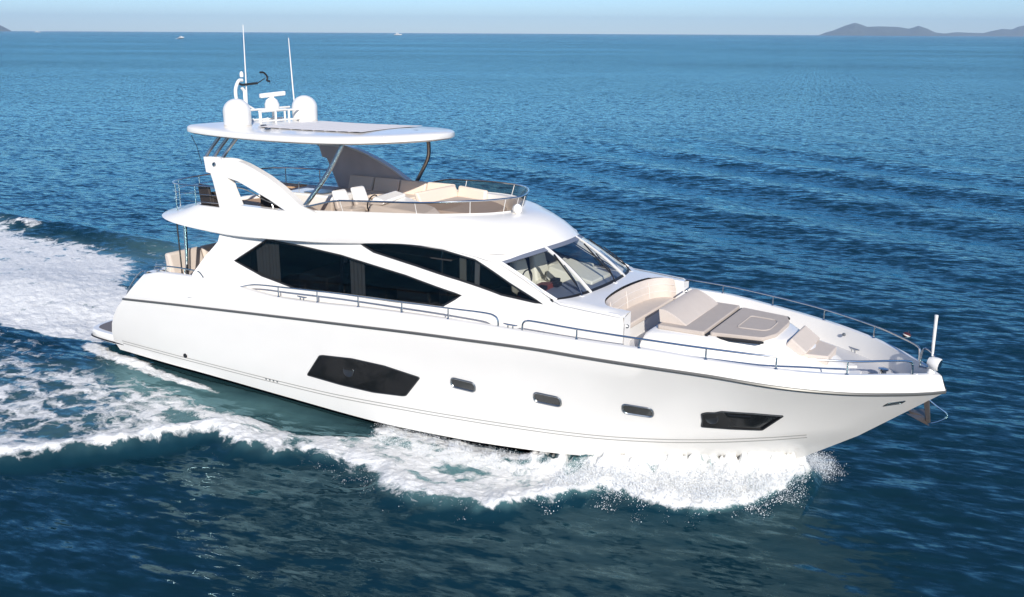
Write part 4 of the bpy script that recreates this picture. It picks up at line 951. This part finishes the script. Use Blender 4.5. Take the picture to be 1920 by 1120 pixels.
# lacy pattern: warped cells, thin walls where the foam is sparse
wv = vmath('ADD', pos, vmath('SCALE', vmath('SUBTRACT', noise(pos, 1.1, 4, .6, True), (.5, .5, .5)), sc=1.25))
mb_ = N.new('ShaderNodeMapping'); mb_.inputs['Rotation'].default_value = (0, 0, -YAW); Lk(wv, mb_.inputs[0])
wv = vmath('MULTIPLY', mb_.outputs[0], (.62, 1, 0))   # foam is drawn out along the yacht's course
def cells(sc):
    n = N.new('ShaderNodeTexVoronoi'); n.feature = 'DISTANCE_TO_EDGE'; n.inputs['Scale'].default_value = sc; Lk(wv, n.inputs['Vector']); return n.outputs['Distance']
c1 = math_('MULTIPLY', cells(1.15), 1.7); c2 = math_('MULTIPLY', cells(3.1), 1.5)
pn = noise(wv, 4.6, 7, .70); pn2 = noise(pos, .8, 3, .6)
pat = math_('ADD', math_('ADD', math_('MULTIPLY', c1, .62), math_('MULTIPLY', c2, .28)), math_('ADD', math_('MULTIPLY', math_('SUBTRACT', pn, .36), 1.0), math_('MULTIPLY', math_('SUBTRACT', pn2, .5), .40)))
fm = math_('MULTIPLY', math_('SUBTRACT', fo, math_('MULTIPLY', pat, .98)), 4.2)
fm = math_('ADD', fm, .22); fm = math_('MULTIPLY', fm, math_('MULTIPLY_ADD', fo, 9, -.5, clamp=True), clamp=True)
fm = math_('SMOOTH_MIN', fm, 1.0, .1)
# milky water under and round the foam
milk = math_('MULTIPLY', attr('aeration'), math_('MULTIPLY_ADD', pn2, .9, .25), clamp=True)
mixc = N.new('ShaderNodeMix'); mixc.data_type = 'RGBA'; mixc.inputs['A'].default_value = (.005, .027, .041, 1); mixc.inputs['B'].default_value = (.12, .24, .24, 1); Lk(milk, mixc.inputs['Factor'])
wd = N.new('ShaderNodeBsdfDiffuse'); Lk(mixc.outputs['Result'], wd.inputs['Color'])
wg = N.new('ShaderNodeBsdfGlossy'); wg.inputs['Color'].default_value = (.57, .92, 1.0, 1); wg.inputs['Roughness'].default_value = .11; Lk(nrm, wg.inputs['Normal'])
wf = N.new('ShaderNodeFresnel'); wf.inputs['IOR'].default_value = 1.333; Lk(nrm, wf.inputs['Normal'])
w = N.new('ShaderNodeMixShader'); Lk(wf.outputs[0], w.inputs[0]); Lk(wd.outputs[0], w.inputs[1]); Lk(wg.outputs[0], w.inputs[2])
fc = N.new('ShaderNodeBsdfPrincipled'); fc.inputs['Roughness'].default_value = .75; fc.inputs['Base Color'].default_value = (.87, .865, .84, 1); fc.inputs['Specular IOR Level'].default_value = .25
bp = N.new('ShaderNodeBump'); bp.inputs['Strength'].default_value = .9; bp.inputs['Distance'].default_value = .10
Lk(math_('ADD', noise(pos, 4.5, 7, .72), math_('MULTIPLY', fm, .3)), bp.inputs['Height']); Lk(bp.outputs[0], fc.inputs['Normal'])
mix = N.new('ShaderNodeMixShader'); Lk(fm, mix.inputs[0]); Lk(w.outputs[0], mix.inputs[1]); Lk(fc.outputs[0], mix.inputs[2]); Lk(mix.outputs[0], out.inputs[0])
sea.data.materials.append(m)

# ---- spray: separate drops thrown up along the bow wave
def spray(n_list):
    C = []; R_ = []
    for (n, fx, hmax, r0, r1) in n_list:
        u = rng.random(n); bx, s, z0 = fx(u, rng.random(n), rng.random(n))
        z = z0 + hmax * rng.random(n) ** 2.2
        x, y = to_world(bx, -s); C.append(np.stack([x, y, z], -1)); R_.append(r0 + (r1 - r0) * rng.random(n) ** 5)
    C = np.vstack(C); R_ = np.concatenate(R_)[:, None]
    oct_ = np.array([(1, 0, 0), (0, 1, 0), (-1, 0, 0), (0, -1, 0), (0, 0, 1), (0, 0, -1)], float)
    fc_ = np.array([(0, 1, 4), (1, 2, 4), (2, 3, 4), (3, 0, 4), (1, 0, 5), (2, 1, 5), (3, 2, 5), (0, 3, 5)])
    st_ = np.array([1, 1, 1.5])
    V = (C[:, None, :] + oct_[None] * (R_ * st_)[:, None, :]).reshape(-1, 3); F = (np.arange(len(C))[:, None, None] * 6 + fc_[None]).reshape(-1, 3)
    me = bpy.data.meshes.new('spray'); me.vertices.add(len(V)); me.vertices.foreach_set('co', V.astype(np.float32).ravel())
    me.loops.add(F.size); me.loops.foreach_set('vertex_index', F.astype(np.int32).ravel())
    me.polygons.add(len(F)); me.polygons.foreach_set('loop_start', (np.arange(len(F)) * 3).astype(np.int32)); me.update(calc_edges=True)
    me.shade_smooth()
    return me
def streaks(nc, per, bx0, bx1, sfun, zfun, spread, vel):
    """drops strung along short arcs that leave the hull and fall outward"""
    def f(u, v, q):
        n = len(u); c = (u * nc).astype(int) % nc; g = np.random.default_rng(int(bx0 * 10))
        cb, ct, cv = bx0 + (bx1 - bx0) * g.random(nc), g.random(nc), vel * (.35 + .65 * g.random(nc)); ca = g.normal(-.15, .25, nc)
        tt = (v ** .8) * .55; sb = sfun(cb[c], ct[c])
        s_ = sb + cv[c] * tt + rng.normal(0, spread, n); b_ = cb[c] + ca[c] * cv[c] * tt + rng.normal(0, spread, n)
        z = zfun(cb[c]) + cv[c] * .85 * tt - 4.9 * tt * tt * .8 + rng.normal(0, spread * .8, n)
        return b_, s_, np.maximum(z, .05)
    return f
_hl = lambda b: np.interp(b, [11, 13.5, 15.3, 16.5, 17.5, 18.5, 19.3, 20.2, 20.6], [2.6, 2.5, 2.25, 1.9, 1.5, 1.0, .6, .15, 0])
_ol = lambda b: np.interp(b, _O[:, 0], _O[:, 1])
f_bow = streaks(520, 40, 16.3, 20.3, lambda b, t: _hl(b) + (_ol(b) - _hl(b)) * t * .8, lambda b: .30 + 0 * b, .07, 1.55)
_fp = streaks(220, 40, 18.7, 20.9, lambda b, t: _hl(b) + .1 * t, lambda b: .38 + 0 * b, .07, 1.7)
def f_port(u, v, q):
    b, s, z = _fp(u, v, q); return b + .25 * (s - _hl(b)), -s, z
f_bow2 = streaks(160, 40, 18.6, 20.6, lambda b, t: _hl(b) + .2 * t, lambda b: .35 + 0 * b, .05, 1.8)
f_edge = streaks(260, 20, 9.0, 17.5, lambda b, t: _ol(b) - .7 + .5 * t, lambda b: .18 + 0 * b, .05, 1.3)
f_side = streaks(240, 30, 11.3, 16.5, lambda b, t: _hl(b) + .1 * t, lambda b: .18 + 0 * b, .04, 1.5)
def f_stern(u, v, q):
    return -.4 - 9 * u, rng.normal(0, 1.6, len(u)), .2 + .3 * q
sm = spray([(70000, f_bow, .04, .0025, .013), (16000, f_bow2, .04, .0025, .010), (32000, f_port, .04, .002, .009), (5000, f_edge, .03, .002, .008), (16000, f_side, .03, .0025, .009), (4000, f_stern, .4, .003, .010)])
spm = bpy.data.materials.new('spray_drops'); spm.use_nodes = True
b = spm.node_tree.nodes['Principled BSDF']; b.inputs['Base Color'].default_value = (.86, .88, .89, 1); b.inputs['Roughness'].default_value = .5
sm.materials.append(spm); spo = bpy.data.objects.new('spray', sm); COL.objects.link(spo); spo['kind'] = 'stuff'
spo['label'] = 'white spray drops thrown up along the bow wave'; spo['category'] = 'spray'

# ============================================================ far islands
land = mat('scrub_covered_rock', (.075, .085, .05), .9, noise=.5, nscale=.004)
COSP = math.cos(PITCH)
def island(name, prof, D, depth, seed):
    """ridge profile seen as (picture x, height in picture px) turned to bearings and metres at distance D"""
    g = np.random.default_rng(seed); mb = MB(); P = []
    xs = [p[0] for p in prof]; n = int((max(xs) - min(xs)) / 3) + 1
    for x in np.linspace(min(xs), max(xs), n):
        hpx = np.interp(x, xs, [p[1] for p in prof]); az = math.atan((x - 960) / F_PX * COSP)
        P.append((az, max(0, hpx) / F_PX * COSP * COSP * D / math.cos(az) * 1.02))
    rows_ = []
    K = 15
    for j in range(K):
        t = j / (K - 1); row = []
        for i, (az, h) in enumerate(P):
            d = D / math.cos(az) + (t - .5) * depth; e = max(0, 1 - abs(t - .5) * 2) ** .75
            hn = h * e + (h * .16 * math.sin(i * .9 + j * 1.7) + h * g.normal(0, .05)) * (e * (1 - e) * 2)
            row.append((d * math.sin(az), d * math.cos(az), hn - 1.2 + (0 if e > 0 else -3)))
        rows_.append(row)
    o = mb.grid(rows_).build(name, land, angle=30); o['kind'] = 'structure'; return o
island('hills', [(1532, 0), (1545, 5), (1560, 9), (1580, 17), (1598, 22), (1610, 19), (1622, 15), (1645, 16), (1680, 15), (1700, 12), (1718, 17), (1735, 12), (1750, 6), (1762, 4.5), (1775, 4)], 12300, 2100, 1)
island('hills', [(1762, 3), (1790, 6.5), (1815, 5.5), (1840, 5), (1858, 9), (1875, 12), (1893, 11), (1905, 16), (1920, 18), (1960, 22), (2050, 30), (2200, 22), (2300, 0)], 13200, 1800, 2)
island('hills', [(-330, 0), (-200, 30), (-120, 34), (-60, 24), (-20, 14), (0, 9.5), (10, 5), (20, 0)], 9500, 1500, 3)

# ============================================================ far boats
M['wake'] = mat('wake_foam', (.75, .78, .8), .8)
M['bhull'] = mat('boat_hull_white', (.75, .75, .74), .35)
M['bglass'] = mat('boat_window', (.03, .04, .05), .1)
M['bblue'] = mat('boat_bottom_green', (.05, .16, .15), .4)
def far_boat(x, y, yaw, L, label, wake, kind=0, trim=0):
    t = bpy.data.objects.new('motorboat', None); COL.objects.link(t); t['label'] = label; t['category'] = 'boat'; t['group'] = 'boats far off near the horizon'
    t.matrix_world = Matrix.Translation((x, y, 0)) @ Matrix.Rotation(yaw, 4, 'Z') @ Matrix.Rotation(-trim, 4, 'Y')
    B = L * .14; rows_ = []
    for f, z in ((0, -.02 * L), (.75, .03 * L), (1.0, .10 * L), (.9, .10 * L)):
        rows_.append([(u * L - (.04 * L if z < 0 else 0) * (u > .8), s * B * f * (1 - max(0, u - .45) ** 2 * 3.1), z + .035 * L * u * (z > .05 * L)) for s in (1,) for u in np.linspace(0, 1, 12)] +
                     [(u * L, -B * f * (1 - max(0, u - .45) ** 2 * 3.1), z + .035 * L * u * (z > .05 * L)) for u in np.linspace(1, 0, 12)])
    mb = MB().grid([r + r[:1] for r in rows_]); mb.add(rows_[-1], [tuple(range(24))])
    h = mb.build('hull', 'bhull', t)
    MB().grid([[(p[0], p[1] * 1.01, p[2] - .01) for p in r + r[:1]] for r in rows_[:2]]).build('bottom_paint', 'bblue', h)
    c = MB().hexa([(.22 * L, -B * .7, .11 * L), (.66 * L, -B * .6, .12 * L), (.66 * L, B * .6, .12 * L), (.22 * L, B * .7, .11 * L)], [(.26 * L, -B * .6, .21 * L), (.54 * L, -B * .5, .21 * L), (.54 * L, B * .5, .21 * L), (.26 * L, B * .6, .21 * L)]).build('cabin', 'bhull', t, bevel=.01 * L)
    for s in (-1, 1): MB().add([(.30 * L, s * B * .672, .15 * L), (.57 * L, s * B * .59, .15 * L), (.53 * L, s * B * .55, .19 * L), (.32 * L, s * B * .635, .19 * L)], [(0, 1, 2, 3)]).build('window', 'bglass', c)
    rf = MB().box(.24 * L, .56 * L, -B * .62, B * .62, .21 * L, .225 * L).build('roof', 'bhull', t, bevel=.004 * L)
    if kind: MB().hexa([(.28 * L, -B * .4, .225 * L), (.46 * L, -B * .4, .225 * L), (.46 * L, B * .4, .225 * L), (.28 * L, B * .4, .225 * L)], [(.30 * L, -B * .3, .29 * L), (.42 * L, -B * .3, .28 * L), (.42 * L, B * .3, .28 * L), (.30 * L, B * .3, .29 * L)]).build('upper_cabin', 'bhull', t)
    MB().tube([(.36 * L, 0, .22 * L), (.34 * L, 0, .36 * L)], .006 * L, 6).build('mast', 'bhull', t)
    if wake:
        pts = []; g = np.random.default_rng(3); lw, ww_ = wake
        A_ = [(-k * lw / 24, (1 + k * .10) * ww_ * (1 + g.normal(0, .15)), .25) for k in range(25)]
        o = MB().grid([[(a, b_ * .5, z) for a, b_, z in A_], [(a, 0, z + .5 * math.exp(a / 20)) for a, b_, z in A_], [(a, -b_ * .5, z) for a, b_, z in A_]]).build('wake', 'wake'); o.matrix_world = t.matrix_world
        o['kind'] = 'stuff'; o['label'] = 'thin white wake behind the small speeding boat'; o['category'] = 'wake'
    return t
far_boat(-427, 1210, math.radians(-38), 11.5, 'small speeding boat in front of the horizon, trailing a white wake to its left', (55, 2.2), trim=.06)
far_boat(-392, 3130, math.radians(-20), 27, 'white motor boat sitting on the horizon above the yacht', None, 1)
far_boat(-2330, 4620, math.radians(10), 26, 'tiny white boat on the horizon beside the far left headland', None, 1)

# float on the water beyond the bow rail
bt = bpy.data.objects.new('marker_float', None); COL.objects.link(bt)
bt['label'] = 'small dark red float with a pale patch, on the water beyond the bow rail'; bt['category'] = 'float'
bt.matrix_world = Matrix.Translation((12.5, 27.4, -.02)) @ Matrix.Scale(.6, 4) @ Matrix.Rotation(.35, 4, 'Y')
MB().lathe([(.0, -.14), (.16, -.12), (.21, -.02), (.20, .08), (.10, .14), (.0, .15)], (0, 0, 0), 20).build('float_body', 'rust', bt)
MB().lathe([(.215, -.03), (.218, .0), (.212, .03)], (0, 0, 0), 20).build('pale_band', 'seam', bt)
MB().tube([(0, 0, .14), (.02, .05, .24), (.1, .1, .22), (.22, .12, .05), (.35, .1, -.02)], .018, 6).build('rope', 'black', bt)

# ============================================================ haze
me = bpy.data.meshes.new('haze'); hb_ = 15500
bm = bmesh.new(); bmesh.ops.create_cube(bm, size=1)
for v in bm.verts: v.co = Vector((v.co.x * 2 * hb_, v.co.y * 2 * hb_, -6 if v.co.z < 0 else 260))
bm.to_mesh(me); bm.free()
hz = bpy.data.objects.new('haze', me); COL.objects.link(hz); hz['kind'] = 'stuff'
hm = bpy.data.materials.new('haze'); hm.use_nodes = True; hn_ = hm.node_tree; hn_.nodes.clear()
ho = hn_.nodes.new('ShaderNodeOutputMaterial'); pv = hn_.nodes.new('ShaderNodeVolumePrincipled')
pv.inputs['Color'].default_value = (.60, .79, 1.0, 1); pv.inputs['Density'].default_value = 7.5e-5; pv.inputs['Anisotropy'].default_value = .0
hn_.links.new(pv.outputs[0], ho.inputs['Volume']); me.materials.append(hm)
